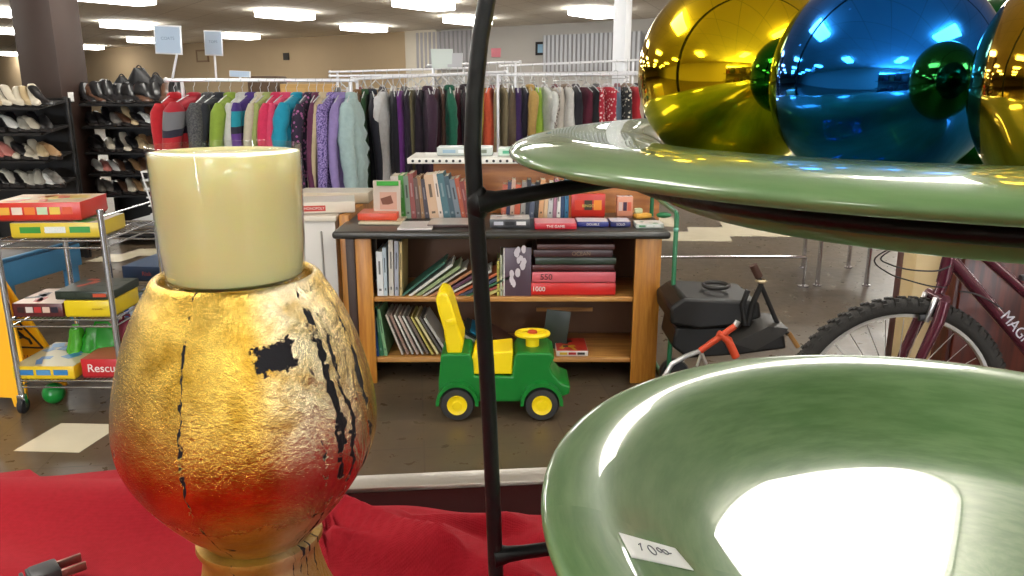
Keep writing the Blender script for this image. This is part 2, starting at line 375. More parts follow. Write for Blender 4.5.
VX, VY = -.1305, .36
def build_vase():
    # gold leaf: mottled metal, cracks, a worn dark patch
    N = NT('crackled_gold_leaf'); tc = N.n('ShaderNodeTexCoord').outputs['Object']
    sp = N.n('ShaderNodeSeparateXYZ', {'Vector': tc}); X, Y, Z = sp.outputs
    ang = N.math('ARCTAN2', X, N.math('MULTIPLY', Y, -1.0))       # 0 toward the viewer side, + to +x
    wob = N.noise(26, tc, 6, .65); wob2 = N.noise(70, tc, 5, .6)
    wob3 = N.noise(210, tc, 3, .6); fine = N.noise(520, tc, 4, .75); mid = N.noise(55, tc, 6, .65); big = N.noise(13, tc, 3, .5)
    leaf = N.mix(N.smooth(mid, .3, .7), srgb(172, 134, 44), srgb(226, 190, 92))
    leaf = N.mix(N.math('MULTIPLY', N.smooth(big, .45, .7), .6), leaf, srgb(206, 182, 124))
    # brown painted into the lower leaf to mute the red cloth reflection
    red = N.smooth(N.math('ADD', Z, N.math('MULTIPLY', N.math('SUBTRACT', big, .5), .05)), .082, .045)
    mute_red = N.math('MULTIPLY', red, N.smooth(N.math('ADD', mid, N.math('MULTIPLY', fine, .35)), .48, .72))
    leaf = N.mix(N.math('MULTIPLY', mute_red, .5), leaf, srgb(118, 84, 30))
    leaf = N.mix(N.math('MULTIPLY', N.math('MULTIPLY', N.smooth(ang, .35, .75), N.smooth(ang, 1.5, 1.1)), N.smooth(mid, .25, .6)), leaf, srgb(232, 218, 182))  # pale tint on the right side paints in silvery highlights
    def crack(a0, amp, w, z0, z1, th):
        path = N.math('ADD', a0, N.math('MULTIPLY', N.math('SUBTRACT', wob, .5), amp))
        path = N.math('ADD', path, N.math('MULTIPLY', N.math('SUBTRACT', wob2, .5), amp * .55)); path = N.math('ADD', path, N.math('MULTIPLY', N.math('SUBTRACT', wob3, .5), .06))
        d = N.math('ABSOLUTE', N.math('SUBTRACT', ang, path))
        wv_ = N.math('MULTIPLY', N.smooth(N.noise(60, tc, 3, .6), .35, .65), w); m = N.math('LESS_THAN', d, wv_)
        g = N.smooth(N.noise(34, tc, 5, .7), th, th + .04)
        zz = N.math('MULTIPLY', N.smooth(Z, z0 - .004, z0 + .004), N.smooth(Z, z1 + .004, z1 - .004))
        return N.math('MULTIPLY', N.math('MULTIPLY', m, g), zz)
    ck = crack(1.02, .26, .060, .06, .212, .43)
    for args in ((1.16, .35, .034, .04, .205, .44), (-.14, .05, .018, .04, .215, .45), (1.42, .3, .04, .05, .2, .44), (.86, .5, .02, .05, .15, .5)):
        ck = N.math('MAXIMUM', ck, crack(*args))
    # worn patch
    du = N.math('MULTIPLY', N.math('SUBTRACT', ang, .60), .062)
    dz = N.math('SUBTRACT', Z, .185)
    du2 = N.math('ADD', du, N.math('MULTIPLY', N.math('SUBTRACT', N.noise(130, tc, 5, .8), .5), .022)); dz2 = N.math('ADD', N.math('ADD', dz, N.math('MULTIPLY', du, -.10)), N.math('MULTIPLY', N.math('SUBTRACT', N.noise(110, tc, 5, .8), .5), .020))
    pm = N.math('MAXIMUM', N.math('DIVIDE', N.math('ABSOLUTE', du2), .0105), N.math('DIVIDE', N.math('ABSOLUTE', dz2), .0056))
    patch = N.smooth(pm, 1.04, .96)
    spk = N.math('MULTIPLY', N.smooth(N.noise(95, tc, 2, .5), .74, .78), 1.0)
    dark = N.math('MAXIMUM', N.math('MAXIMUM', ck, patch), spk)
    col = N.mix(dark, leaf, srgb(30, 30, 36))
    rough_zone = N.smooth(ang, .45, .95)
    ridg = N.n('ShaderNodeTexNoise', {'Vector': N.n('ShaderNodeMapping', {'Vector': tc, 'Scale': (1, 1, .35)}).outputs[0], 'Scale': 120.0, 'Detail': 5.0, 'Distortion': 1.2}).outputs['Fac']
    h = N.math('ADD', N.math('MULTIPLY', fine, .45), N.math('MULTIPLY', mid, .25))
    h = N.math('ADD', h, N.math('MULTIPLY', N.math('MULTIPLY', ridg, rough_zone), 2.2))
    h = N.math('SUBTRACT', h, N.math('MULTIPLY', dark, .55))
    worn = N.math('MULTIPLY', N.smooth(Z, .125, .06), .55)  # browner, less metallic low zone, put in to weaken the cloth's mirrored red
    col = N.mix(N.math('MULTIPLY', N.math('MULTIPLY', worn, N.math('SUBTRACT', 1.0, dark)), 1.2), col, srgb(150, 112, 42))
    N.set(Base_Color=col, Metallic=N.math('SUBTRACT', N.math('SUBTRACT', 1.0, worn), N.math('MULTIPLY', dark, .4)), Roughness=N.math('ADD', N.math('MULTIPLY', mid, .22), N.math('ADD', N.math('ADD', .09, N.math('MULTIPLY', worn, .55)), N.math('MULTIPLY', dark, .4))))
    N.bump(h, .6, .0020)
    t = thing('candle_holder', 'round crackled gold leaf candle holder with a worn dark patch', 'candle holder', (VX, VY, TZ + .003))
    B = -.297
    prof = [(0, -.297), (.050, -.297), (.054, -.293), (.052, -.286), (.045, -.277), (.0385, -.266), (.0335, -.254), (.0302, -.242), (.0288, -.234), (.0292, -.2285), (.0315, -.2255), (.0312, -.2225)]
    foot = MB(); foot.lathe([(r, z - B) for r, z in prof] + [(.024, -.2205 - B), (0, -.2205 - B)], N.m, 96); foot.build('foot', t, 60)
    bulb = [(0, -.2215), (0.0268, -0.2215), (0.032, -0.215), (0.0372, -0.21), (0.0412, -0.205), (0.0452, -0.2), (0.052, -0.19), (0.0576, -0.18), (0.0612, -0.17), (0.0624, -0.16), (0.0618, -0.15), (0.0602, -0.14), (0.0578, -0.13), (0.0549, -0.12), (0.0512, -0.11), (0.0466, -0.1), (0.0436, -0.095), (0.0408, -0.0905), (0.0385, -0.0865), (0.0362, -0.085), (0.0345, -0.0865), (0.0338, -0.09), (0, -.0910)]
    # smooth resample of the bulb
    def cr(P, k=5):
        out = []
        for i in range(len(P) - 1):
            p0, p1, p2, p3 = P[max(i - 1, 0)], P[i], P[i + 1], P[min(i + 2, len(P) - 1)]
            for s in range(k):
                u = s / k; f = lambda a, b, c_, d: .5 * ((2 * b) + (-a + c_) * u + (2 * a - 5 * b + 4 * c_ - d) * u * u + (-a + 3 * b - 3 * c_ + d) * u ** 3)
                out.append((f(p0[0], p1[0], p2[0], p3[0]), f(p0[1], p1[1], p2[1], p3[1])))
        return out + [P[-1]]
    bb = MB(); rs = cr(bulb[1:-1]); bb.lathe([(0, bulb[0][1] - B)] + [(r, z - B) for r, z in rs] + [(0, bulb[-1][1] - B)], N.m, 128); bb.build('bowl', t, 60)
    # candle in a glass
    t = thing('candle', 'cream wax candle in a clear glass on the gold holder', 'candle', (VX - .0002, VY, TZ + .003 + .2065)); t.scale = (.975, .975, 1)
    gn = NT('clear_glass'); lf = gn.n('ShaderNodeLayerWeight', {'Blend': .5}).outputs['Facing']; lw = gn.math('MULTIPLY_ADD', gn.math('POWER', lf, 4.0), .6, .035); tr = gn.n('ShaderNodeBsdfTransparent', {'Color': (.96, .97, .96, 1)}); gs = gn.n('ShaderNodeBsdfGlossy', {'Roughness': .01})
    mx = gn.n('ShaderNodeMixShader', {0: lw, 1: tr.outputs[0], 2: gs.outputs[0]}); gn.t.links.new(mx.outputs[0], gn.t.nodes['Material Output'].inputs['Surface']); gl = gn.m
    N = NT('cream_wax'); tc = N.n('ShaderNodeTexCoord').outputs['Object']; z = N.n('ShaderNodeSeparateXYZ', {'Vector': tc}).outputs[2]
    N.set(Base_Color=N.mix(N.noise(30, tc, 3), srgb(248, 234, 168), srgb(250, 238, 182)), Roughness=.3, Coat_Weight=.6, Coat_Roughness=.06, Subsurface_Weight=.5, Subsurface_Radius=(.02, .014, .006), Subsurface_Scale=.6)
    g = MB(); hh = .0655
    g.lathe([(0, 0), (.0285, .0), (.0312, .0012), (.0326, .004), (.0333, .02), (.0340, .045), (.0345, hh - .001), (.0343, hh), (.0341, hh), (.0340, hh - .001)] + [(.0337, .045), (.0330, .02), (.0316, .0052), (.0286, .0028), (0, .0028)], gl, 96)
    g.build('glass_cup', t, 50)
    w = MB(); w.lathe([(0, .0034), (.0277, .0034), (.0312, .0056), (.0328, .02), (.0335, .045), (.0338, hh - .0038), (.0334, hh - .0030), (.030, hh - .0042), (.012, hh - .0055), (0, hh - .006)], N.m, 96); w.build('wax', t, 50)

UC = Vector((.1680, .2575, EYE - .0140)); LC = Vector((.1812, .2557, EYE - .1486))
def glaze():
    N = NT('green_glaze'); tc = N.n('ShaderNodeTexCoord').outputs['Object']
    sp = N.n('ShaderNodeSeparateXYZ', {'Vector': tc}); X, Y, Z = sp.outputs
    r = N.math('SQRT', N.math('ADD', N.math('MULTIPLY', X, X), N.math('MULTIPLY', Y, Y)))
    a = N.math('ARCTAN2', Y, X)
    v = N.n('ShaderNodeCombineXYZ', {0: N.math('MULTIPLY', r, 60.0), 1: N.math('MULTIPLY', a, 1.2), 2: 0.0}).outputs[0]
    st = N.noise(3.0, v, 4, .6); bl = N.noise(9, tc, 3)
    c = N.mix(N.smooth(st, .3, .72), srgb(84, 118, 72), srgb(106, 136, 90))
    c = N.mix(N.math('MULTIPLY', N.smooth(bl, .45, .75), .4), c, srgb(122, 150, 108))
    N.set(Base_Color=c, Roughness=.38, Coat_Weight=.85, Coat_Roughness=.015, Specular_IOR_Level=.25)
    N.bump(N.noise(12, tc, 2), .03, .006)
    return N.m
UP = [(0, -.0139), (.06, -.0139), (.092, -.0139), (.104, -.0125), (.110, -.0090), (.117, -.002), (.124, .0012), (.136, .0024), (.149, .0030), (.158, .0022), (.1645, .0004), (.1668, -.0018), (.1650, -.0038), (.157, -.0046), (.142, -.0046), (.129, -.0048), (.1225, -.0060), (.1200, -.0110), (.1170, -.0180), (.110, -.0204), (.08, -.0208), (0, -.0208)]
LP = [(0, -.0305), (.05, -.0305), (.085, -.0295), (.105, -.0255), (.120, -.0185), (.133, -.0100), (.144, -.0030), (.152, .0000), (.160, .0012), (.166, .0012), (.1695, -.0002), (.1705, -.0022), (.1695, -.0042), (.162, -.0050), (.152, -.0060), (.143, -.0095), (.133, -.0160), (.120, -.0245), (.105, -.0310), (.09, -.0340), (.07, -.0350), (0, -.0350)]
def zprof(P, r):
    for (r0, z0), (r1, z1) in zip(P, P[1:]):
        if r0 <= r <= r1: return z0 + (z1 - z0) * (r - r0) / max(1e-9, r1 - r0)
        if r1 < r0: break
    return P[10][1]
def build_plates():
    G = glaze()
    def smooth(P, k=3):
        out = []
        for i in range(len(P) - 1):
            p0, p1, p2, p3 = P[max(i - 1, 0)], P[i], P[i + 1], P[min(i + 2, len(P) - 1)]
            for s in range(k):
                u = s / k; f = lambda a, b, c_, d: .5 * ((2 * b) + (-a + c_) * u + (2 * a - 5 * b + 4 * c_ - d) * u * u + (-a + 3 * b - 3 * c_ + d) * u ** 3)
                out.append((max(0, f(p0[0], p1[0], p2[0], p3[0])), f(p0[1], p1[1], p2[1], p3[1])))
        return out + [P[-1]]
    b = MB(); b.lathe(smooth(UP), G, 160); o = b.build('serving_plate', loc=UC, sharp=180); o.rotation_euler = (.003, -.025, 0); o.scale = (1.014, 1.014, 1)
    tag(o, 'glossy green ceramic plate holding the shiny balls, upper tier', 'plate')
    b = MB(); b.lathe(smooth(LP), G, 160); o = b.build('serving_bowl', loc=LC, sharp=180)
    tag(o, 'empty green ceramic plate with a white price sticker, lower tier', 'plate')
    # price sticker laid onto the inside of the bowl
    def on_bowl(px, py, lift):
        d = ray(px, py); lo, hi = .12, .8
        for _ in range(50):
            m_ = (lo + hi) / 2; p = d * m_; q = p + Vector((0, 0, EYE)) - LC; r = math.hypot(q.x, q.y)
            if q.z > zprof(LP, min(r, .168)): lo = m_
            else: hi = m_
        q = (d * lo) + Vector((0, 0, EYE)) - LC; q.z += lift; return q
    c4 = [(619, 534), (675, 549.5), (693.7, 571.5), (632, 558.5)]
    def bil(u, v, lift):
        x = (1 - u) * (1 - v) * c4[0][0] + u * (1 - v) * c4[1][0] + u * v * c4[2][0] + (1 - u) * v * c4[3][0]
        y = (1 - u) * (1 - v) * c4[0][1] + u * (1 - v) * c4[1][1] + u * v * c4[2][1] + (1 - u) * v * c4[3][1]
        return on_bowl(x, y, lift)
    s = MB(); n = 8; vs = [bil(i / n, j / n, .0006) for j in range(n + 1) for i in range(n + 1)]
    s.add(vs, [(j * (n + 1) + i, j * (n + 1) + i + 1, (j + 1) * (n + 1) + i + 1, (j + 1) * (n + 1) + i) for j in range(n) for i in range(n)], mat('sticker_paper', srgb(246, 246, 244), .6))
    st = s.build('price_sticker', o, 180); st['label'] = 'white paper sticker with the price 10.00 in pencil'
    so = st.modifiers.new('solid', 'SOLIDIFY'); so.thickness = .0003; so.offset = 1
    ink = mat('pencil_line', srgb(110, 112, 120), .7); w = MB()
    strokes = [[(.30, .30), (.27, .45), (.25, .62)], [(.25, .38), (.30, .30)]]
    def circ(cx, cy, rx, ry): return [(cx + rx * math.cos(q * PI / 7), cy + ry * math.sin(q * PI / 7)) for q in range(15)]
    strokes += [circ(.45, .50, .055, .20), circ(.60, .40, .04, .10), circ(.70, .42, .045, .10), [(.74, .46), (.80, .42)]]
    for k in strokes: w.tube([bil(u, v, .0010) for u, v in k], .00022, ink, 5)
    w.build('handwriting', st)
    # --- the wire stand
    t = thing('tiered_stand', 'black wrought iron two tier arch stand holding the green plates', 'plate stand', (.1762, .2557, TZ))
    def loc(v): return Vector(v) - Vector((.1762, .2557, TZ))
    Yp = .2557
    left = [AY(x, y, Yp) for x, y in [(487, 0), (480, 40), (474.5, 95), (472.5, 150), (476, 215), (481, 288), (486, 360), (490, 432), (493.5, 510), (496, 576)]]
    pts = [Vector((-.0045, Yp, TZ + .006)), Vector((-.0055, Yp, TZ + .06))] + left[::-1]
    top = left[0]; cx = .1762; ax = cx - top.x
    arch = [Vector((cx - ax * math.cos(q) , Yp, top.z + .16 * math.sin(q))) for q in [PI * k / 20 for k in range(1, 20)]]
    right = [Vector((2 * cx - p.x, Yp, p.z)) for p in pts[::-1]]
    for a in (.0028,):
        b = MB(); b.tube([loc(p) for p in pts + arch + right], [.0028] * len(pts) + [.003] * len(arch) + [.0028] * len(right), BLACKM, 14); b.build('arch', t, 60)
    def ring(c0, r, tx, ty, zz): return [Vector((c0.x + r * math.cos(q), c0.y + r * math.sin(q), zz + tx * r * math.cos(q) + ty * r * math.sin(q))) for q in [2 * PI * k / 96 for k in range(96)]]
    for nm, c0, r, zz, tx, ty, py in (('ring', UC, .1285, EYE - .0140 - .0116, .025, .003, 200), ('ring', LC, .1435, EYE - .1655, 0, 0, 553)):
        b = MB(); b.tube([loc(p) for p in ring(c0, r, tx, ty, zz)], .0033, BLACKM, 12, closed=True, flat=.8, up=(0, 0, 1)); b.build('ring', t, 60)
        for sgn in (-1, 1):
            if sgn < 0: pl = AY(478 if py == 200 else 494, py + 3, Yp); xe = c0.x - r
            else: pl = AY(478 if py == 200 else 494, py + 3, Yp); pl = Vector((2 * cx - pl.x, Yp, pl.z)); xe = c0.x + r
            e = Vector((xe, Yp + .006, zz + tx * sgn * r + .000))
            b = MB(); b.tube([loc(pl), loc(pl.lerp(e, .12)), loc(pl.lerp(e, .25)), loc(pl.lerp(e, .6)), loc(e)], [.0046, .0030, .0026, .0026, .0028], BLACKM, 12)
            if py == 200: b.ball(loc(pl), .0042, BLACKM, (.9, .9, 1.5))
            b.build('support_arm', t, 60)
    for sx in (-1, 1):
        b = MB(); x = cx + sx * (cx + .0045); pp = []
        for k in range(13):
            q = PI * k / 12; pp.append(loc((x + 0, Yp - .05 + .1 * k / 12, TZ + .006 + .006 * math.sin(q))))
        b.tube(pp, .0028, BLACKM, 10); b.build('foot_bar', t)
def build_balls():
    def ball(px, py, R, Rm, col, lab, dark=.04):
        tt = Rm * F / R; p = ray(px, py) * tt; p.z += EYE
        # rest on the plate inside
        q = p - UC; r0 = math.hypot(q.x, q.y)
        t = thing('glass_ball', lab, 'ornament ball', (p.x, p.y, p.z - Rm), 0, 'shiny ornament balls on the plate')
        N = NT('mirror_' + col[0]); tc = N.n('ShaderNodeTexCoord').outputs['Object']
        sc = N.smooth(N.noise(160, tc, 2), .72, .76)
        N.set(Base_Color=col[1] + (1,), Metallic=1.0, Roughness=N.math('MULTIPLY_ADD', sc, .25, dark))
        b = MB(); b.ball((0, 0, Rm), Rm, N.m, n=96, k=64); b.build('shell', t, 180)
        M = rot(col[2], -1.3)
        cp = MB(); cp.lathe([(0, Rm * 1.10), (.005, Rm * 1.10), (.0055, Rm * 1.085), (.0055, Rm * .985), (.0, Rm * .97)], CHROME, 20, (0, 0, Rm), M); cp.build('cap', t)
        return p
    g = lambda *a: srgb(*a)
    ball(737, 73, 98, .0345, ('yellow', srgb(236, 200, 24), .5), 'shiny yellow gold ball at the plate rim, left of the blue ball')
    ball(882, 80, 108, .0300, ('blue', srgb(28, 120, 226), .2), 'shiny blue mirror ball between the gold and green balls')
    ball(984, 84, 82, .0292, ('green', srgb(8, 120, 52), -.6), 'shiny dark green ball behind the blue ball')
    ball(1139, 83, 150, .0300, ('gold', srgb(214, 170, 40), -.3), 'gold mirror ball cut off by the right picture edge')
def build_plug():
    p = AZ(52, 570, TZ + .014)
    t = thing('electric_plug', 'black two prong electric plug lying on the red cloth', 'plug', (p.x, p.y, TZ + .0085), math.radians(42))
    b = MB(); b.box((-.004, 0, .003), (.016, .017, .012), BLACKP, None, .002)
    for k in range(4): b.box((-.012 - .0035 * k, 0, .003), (.0022, .014 - .002 * k, .011 - .0012 * k), BLACKP, None, .0006)
    b.build('plug_body', t)
    for s in (-1, 1):
        q = MB(); q.box((.0105, s * .0058, .004), (.014, .0018, .0055), mat('prong_brass', srgb(150, 120, 110), .35, .9), None, .0004); q.build('prong', t)
    c = MB(); c.tube([(-.018, 0, .003), (-.04, -.004, -.002), (-.08, -.03, -.0045), (-.1, -.09, -.0045)], .0026, BLACKP); c.build('cord', t)
    # gold beads by the foot of the holder
    gm = mat('gold_bead', srgb(236, 200, 96), .2, 1); b = MB()
    t = thing('bead_garland', 'string of small gold beads lying beside the gold holder', 'garland', (0, 0, TZ + .0052))
    st = MB(); pts = []
    for i in range(16):
        x = -.096 + .0052 * i; y = .372 - .0042 * i + .004 * math.sin(i * .9); pts.append((x + .012, y, 0.0033))
    st.tube(pts, .0004, gm, 5); st.build('string', t)
    for x, y, z in pts:
        b = MB(); b.ball((x, y, z), .0030, gm, n=12, k=8); b.build('bead', t)

# ================================================================== BOOKS, BOXES
PAPER = mat('page_paper', srgb(196, 186, 164), .8)
def book(label, cat, group, p, h, d, t, col, lean=0, rz=0, soft=False, parent=None, title=True):
    """p = bottom corner on the shelf; spine faces -y; lean tips it over in the x-z plane"""
    R = Matrix.Rotation(rz, 3, 'Z') @ Matrix.Rotation(lean, 3, 'Y')
    cv = cm(*col, rough=.45); e = .0025
    o = thing('magazine' if soft else 'book', label, cat, p, 0, group)
    b = MB()
    b.prism([(0, 0), (t, 0), (t, d), (t - e, d), (t - e, e), (e, e), (e, d), (0, d)], 0, h, cv, 'z')
    if title and not soft:
        lum = sum(col); ink = cm(*[int(c * .55 + 90) for c in col]) if lum < 360 else cm(*[int(c * .5) for c in col])
        b.box((t / 2, -.0006, h * .64), (t * .3, .0012, h * .3), ink); b.box((t / 2, -.0006, h * .14), (t * .4, .0012, h * .05), ink)
    c = b.build('cover', o); q = MB(); q.box((t / 2, d / 2, h / 2), (t - 2.1 * e, d - 2.2 * e, h - .006), PAPER); g = q.build('pages', o)
    o.rotation_euler = R.to_euler()
    return o
def game_box(label, p, w, d, h, side, top, rz=0, txt=None, tcol=(250, 246, 240), art=None, group='board game boxes', name='game_box', cat='game box', pitch=0, tsize=None, off=0):
    """p = centre of the bottom; lid over a tray, printed face on the front side"""
    o = thing(name, label, cat, p, rz, group); o.rotation_euler.y = pitch
    b = MB(); b.box((0, 0, h * .15 + .001), (w - .006, d - .006, h * .3), cm(*[int(c * .8) for c in side]), None, .001); b.build('tray', o)
    b = MB(); b.box((0, 0, h * .55), (w, d, h * .9), cm(*side, rough=.35), None, .0015)
    b.box((0, 0, h + .0004), (w - .004, d - .004, .0008), cm(*top, rough=.3))
    if art:
        a = b; r = random.Random(label)
        for i, c in enumerate(art):
            for k in range(3):
                x = r.uniform(-.40, .34) * w; y = r.uniform(-.38, .36) * d; a.box((x, y, h + .0012 + .0003 * i), (w * r.uniform(.08, .24), d * r.uniform(.1, .3), .0006), cm(*c, rough=.3), rot(r.uniform(-.5, .5)))
        for i, c in enumerate(art):
            x = -w * .42 + w * .84 * (i + .5) / len(art); a.box((x, -d / 2 - .0007, h * .55), (w * .7 / len(art), .001, h * .4), cm(*c, rough=.3))
    b.build('lid', o)
    if txt: text('lettering', txt, tsize or h * .62, cm(*tcol, rough=.4), o, (off * w, -d / 2 - .0022, h * .52), (PI / 2, 0, 0), .0004)
    return o

# ================================================================== BOOK GONDOLA
SY = 3.545
def build_shelf():
    oak = NT('golden_oak'); tc = oak.n('ShaderNodeTexCoord').outputs['Object']
    mp = oak.n('ShaderNodeMapping', {'Vector': tc, 'Scale': (9, 9, .8)}).outputs[0]
    g = oak.noise(5, mp, 5, .6)
    oak.set(Base_Color=oak.mix(oak.smooth(g, .3, .7), srgb(196, 134, 52), srgb(160, 100, 34)), Roughness=.4)
    oh = NT('oak_board'); tc = oh.n('ShaderNodeTexCoord').outputs['Object']; g = oh.noise(5, oh.n('ShaderNodeMapping', {'Vector': tc, 'Scale': (.8, 9, 9)}).outputs[0], 5, .6)
    oh.set(Base_Color=oh.mix(oh.smooth(g, .3, .7), srgb(198, 146, 78), srgb(158, 104, 48)), Roughness=.4)
    dk = mat('charcoal_laminate', srgb(52, 50, 46), .3, var=.2, scale=30); brown = mat('dark_brown_panel', srgb(52, 32, 22), .5, var=.2)
    xl, xr = -.833, .735; zt = .758; D = .58
    t = thing('book_display_shelf', 'low oak two shelf book display with rounded dark laminate top', 'shelf unit', (0, SY, 0))
    b = MB(); b.box(((xl + xr) / 2, D / 2, zt - .018), (xr - xl, D, .036), dk, None, .015, 4); b.build('top', t)
    lx0, lx1, rx0, rx1 = -.735, -.660, .578, .700
    for x0, x1 in ((lx0, lx1), (rx0, rx1)):
        b = MB(); b.box(((x0 + x1) / 2, .035 + .012, (zt - .036) / 2), (x1 - x0, .024, zt - .036), oak.m, None, .002); b.build('front_post', t)
        b = MB(); xx = (x0 + .01) if x0 < 0 else (x1 - .01); b.box((xx, .06 + (D - .07) / 2, (zt - .036) / 2), (.02, D - .08, zt - .037), oak.m if x0 > 0 else brown, None, .001); b.build('side_panel', t)
    b = MB(); b.box((lx0 - .022, D / 2, (zt - .036) / 2 ), (.04, D - .06, zt - .036), brown, None, .002); b.build('dark_end_panel', t)
    zs = [AY(500, 298, SY + .04).z, AY(500, 359, SY + .04).z]
    for z in zs:
        b = MB(); b.box(((lx0 + rx1) / 2, .06 + .2, z - .012), (rx1 - lx0 - .05, .40, .024), oh.m, None, .003); b.build('shelf_board', t)
    b = MB(); b.box(((lx0 + rx1) / 2, D - .1, (zt - .04) / 2), (rx1 - lx0 - .05, .012, zt - .045), mat('oak_back', srgb(92, 58, 32), .6, var=.2, scale=4)); b.build('back_panel', t)
    b = MB(); b.box((.28, D - .115, zs[1] + .13), (.30, .012, .02), oh.m); b.build('back_rail', t)
    z0, z1 = zs[1], zs[0]
    def X(px, py=260, Y=SY + .09): return AY(px, py, Y).x
    Yb = SY + .075
    # upper cubby, upright books on the left
    L = 'upper cubby of the oak shelf'
    up = [(378, 384, 252, (236, 238, 240), 0, 'white hardback standing first from the left, upper cubby of the oak shelf'),
          (384.5, 388, 248, (190, 205, 216), 0, 'pale blue thin book second from the left, upper cubby of the oak shelf'),
          (389.5, 394, 240, (214, 206, 196), .02, 'tall off white book third from the left, upper cubby of the oak shelf'),
          (395, 399, 241, (176, 178, 190), .03, 'tall grey lilac book fourth from the left, upper cubby of the oak shelf'),
          (400, 402.5, 242, (206, 180, 120), .03, 'thin tan book leaning at the end of the upright row, upper cubby')]
    for a, c, y, col, ln, lab in up:
        x0 = X(a, 291); w = X(c, 291) - x0; hh = AY(a, y, Yb).z - z1
        book(lab, 'book', 'books in the upper cubby', (x0, Yb, z1 + .001), hh, .22, w, col, ln)
    # fan of thin magazines slumped to the right
    fan = [((58, 110, 92), 'green'), ((222, 222, 214), 'white'), ((150, 168, 120), 'sage'), ((196, 190, 178), 'beige'), ((176, 120, 84), 'copper'), ((96, 60, 84), 'plum'), ((218, 214, 206), 'pale grey'), ((188, 96, 60), 'orange'), ((70, 78, 104), 'slate blue'), ((60, 112, 80), 'dark green'), ((150, 60, 60), 'brick red'), ((206, 196, 120), 'straw yellow')]
    for i, (col, cn) in enumerate(fan):
        px = 401 + i * 7.2; x0 = X(px, 291) ; ln = math.radians(52 + 1.5 * i)
        n = ['first', 'second', 'third', 'fourth', 'fifth', 'sixth', 'seventh', 'eighth', 'ninth', 'tenth', 'eleventh', 'twelfth'][i]
        hh = .27 - .006 * (i % 4) if i < 9 else .24
        o = book('thin %s book, %s from the left in the slumped fan, upper cubby' % (cn, n), 'book', 'slumped books in the upper cubby', (x0, Yb + .004 * (i % 3), z1 + .0012), hh, .2, .009 + .003 * (i % 3), col, ln, title=False)
    # white/purple picture books by the iron leg
    x0 = X(497, 291); book('thin yellow book left of the purple dog picture book', 'book', 'books right of the iron leg', (x0, Yb, z1 + .001), .17, .2, .012, (198, 188, 90))
    book('pale green book touching the purple dog picture book', 'book', 'books right of the iron leg', (x0 + .016, Yb, z1 + .001), .20, .2, .010, (196, 200, 176))
    pb = thing('picture_book', 'picture book with white splashes on a purple brown cover, facing out', 'book', (X(503.5, 291), Yb, z1 + .001))
    w = X(531, 291) - X(503.5, 291); hh = .235; q = MB(); q.box((w / 2, .006, hh / 2), (w, .012, hh), cm(92, 72, 88, .35), None, .001); q.build('cover', pb)
    q = MB(); r = random.Random(3)
    q.box((.003, -.0004, hh / 2), (.006, .001, hh), cm(230, 226, 222))
    for k in range(16):
        cx, cz = (w * .62 + r.uniform(-.02, .02), hh * .72 + r.uniform(-.06, .06)) if k < 10 else (w * .32 + r.uniform(-.008, .01), hh * .36 + r.uniform(-.04, .04))
        rr = r.uniform(.008, .016); q.prism([(cx + rr * math.cos(a * PI / 5) * r.uniform(.7, 1), cz + rr * 1.5 * math.sin(a * PI / 5)) for a in range(10)], -.0008 - .00005 * k, .0006, cm(224, 214, 224))
    q.build('cover_picture', pb)
    # puzzle boxes
    xa, xb = X(530, 297), X(615, 297); wd = xb - xa; Yc = SY + .075 + .13
    game_box('bright red puzzle box printed 1000, bottom of the pair', ((xa + xb) / 2, Yc, z1 + .001), wd, .25, .062, (222, 40, 36), (214, 60, 60), txt='1000', tsize=.032, off=-.40)
    game_box('pink red puzzle box printed 550, lying on the 1000 box', ((xa + xb) / 2 + .004, Yc, z1 + .0645), wd - .01, .245, .052, (232, 104, 116), (120, 50, 56), txt='550', tcol=(60, 16, 26), tsize=.040, off=-.33, art=None)
    z = z1 + .119
    for k, (col, hh, tx, lab) in enumerate([((86, 32, 34), .028, None, 'dark maroon flat box just above the 550 puzzle'), ((48, 62, 48), .034, None, 'dark green flat box third above the 550 puzzle'), ((70, 40, 44), .036, 'OCEAN', 'dark brown box with dim lettering under the shelf top'), ((92, 54, 50), .026, None, 'reddish brown box topmost in the dark stack')]):
        game_box(lab, ((xa + xb) / 2 + .012 * (k % 2), Yc + .01, z), wd * (.96 - .02 * k), .235, hh, col, tuple(min(255, c + 10) for c in col), txt=tx, tcol=(150, 120, 90), tsize=.026, off=.1); z += hh + .0015
    # lower cubby
    low = [(374, 379.5, 305, (40, 84, 156), -.02, 'cobalt blue book first from the left, lower cubby'), (380, 384, 304, (30, 104, 62), .08, 'dark green book leaning second from the left, lower cubby'), (385, 388, 306, (120, 168, 120), .12, 'pale green thin book third from the left, lower cubby')]
    for a, c, y, col, ln, lab in low:
        x0 = X(a, 352); w = X(c, 352) - x0; hh = AY(a, y, Yb).z - z0
        book(lab, 'book', 'books in the lower cubby', (x0 - math.sin(ln) * hh * .6 * (1 if ln < 0 else 0) + .004, Yb, z0 + .001 + (w * abs(math.sin(ln)) if ln < 0 else 0)), hh * .95, .22, w, col, ln * -1 if ln > 0 else 0) if False else book(lab, 'book', 'books in the lower cubby', (x0, Yb, z0 + .0015 + w * math.sin(max(0, -(-ln)))), hh * .93, .22, w, col, -ln if ln > 0 else 0)
    mags = [((196, 186, 176), 'grey'), ((150, 120, 108), 'taupe'), ((214, 210, 202), 'white'), ((180, 160, 150), 'dusty pink'), ((206, 204, 198), 'silver'), ((120, 104, 96), 'brown'), ((196, 182, 96), 'mustard edged'), ((226, 214, 160), 'cream'), ((96, 92, 88), 'charcoal'), ((190, 188, 182), 'ash grey')]
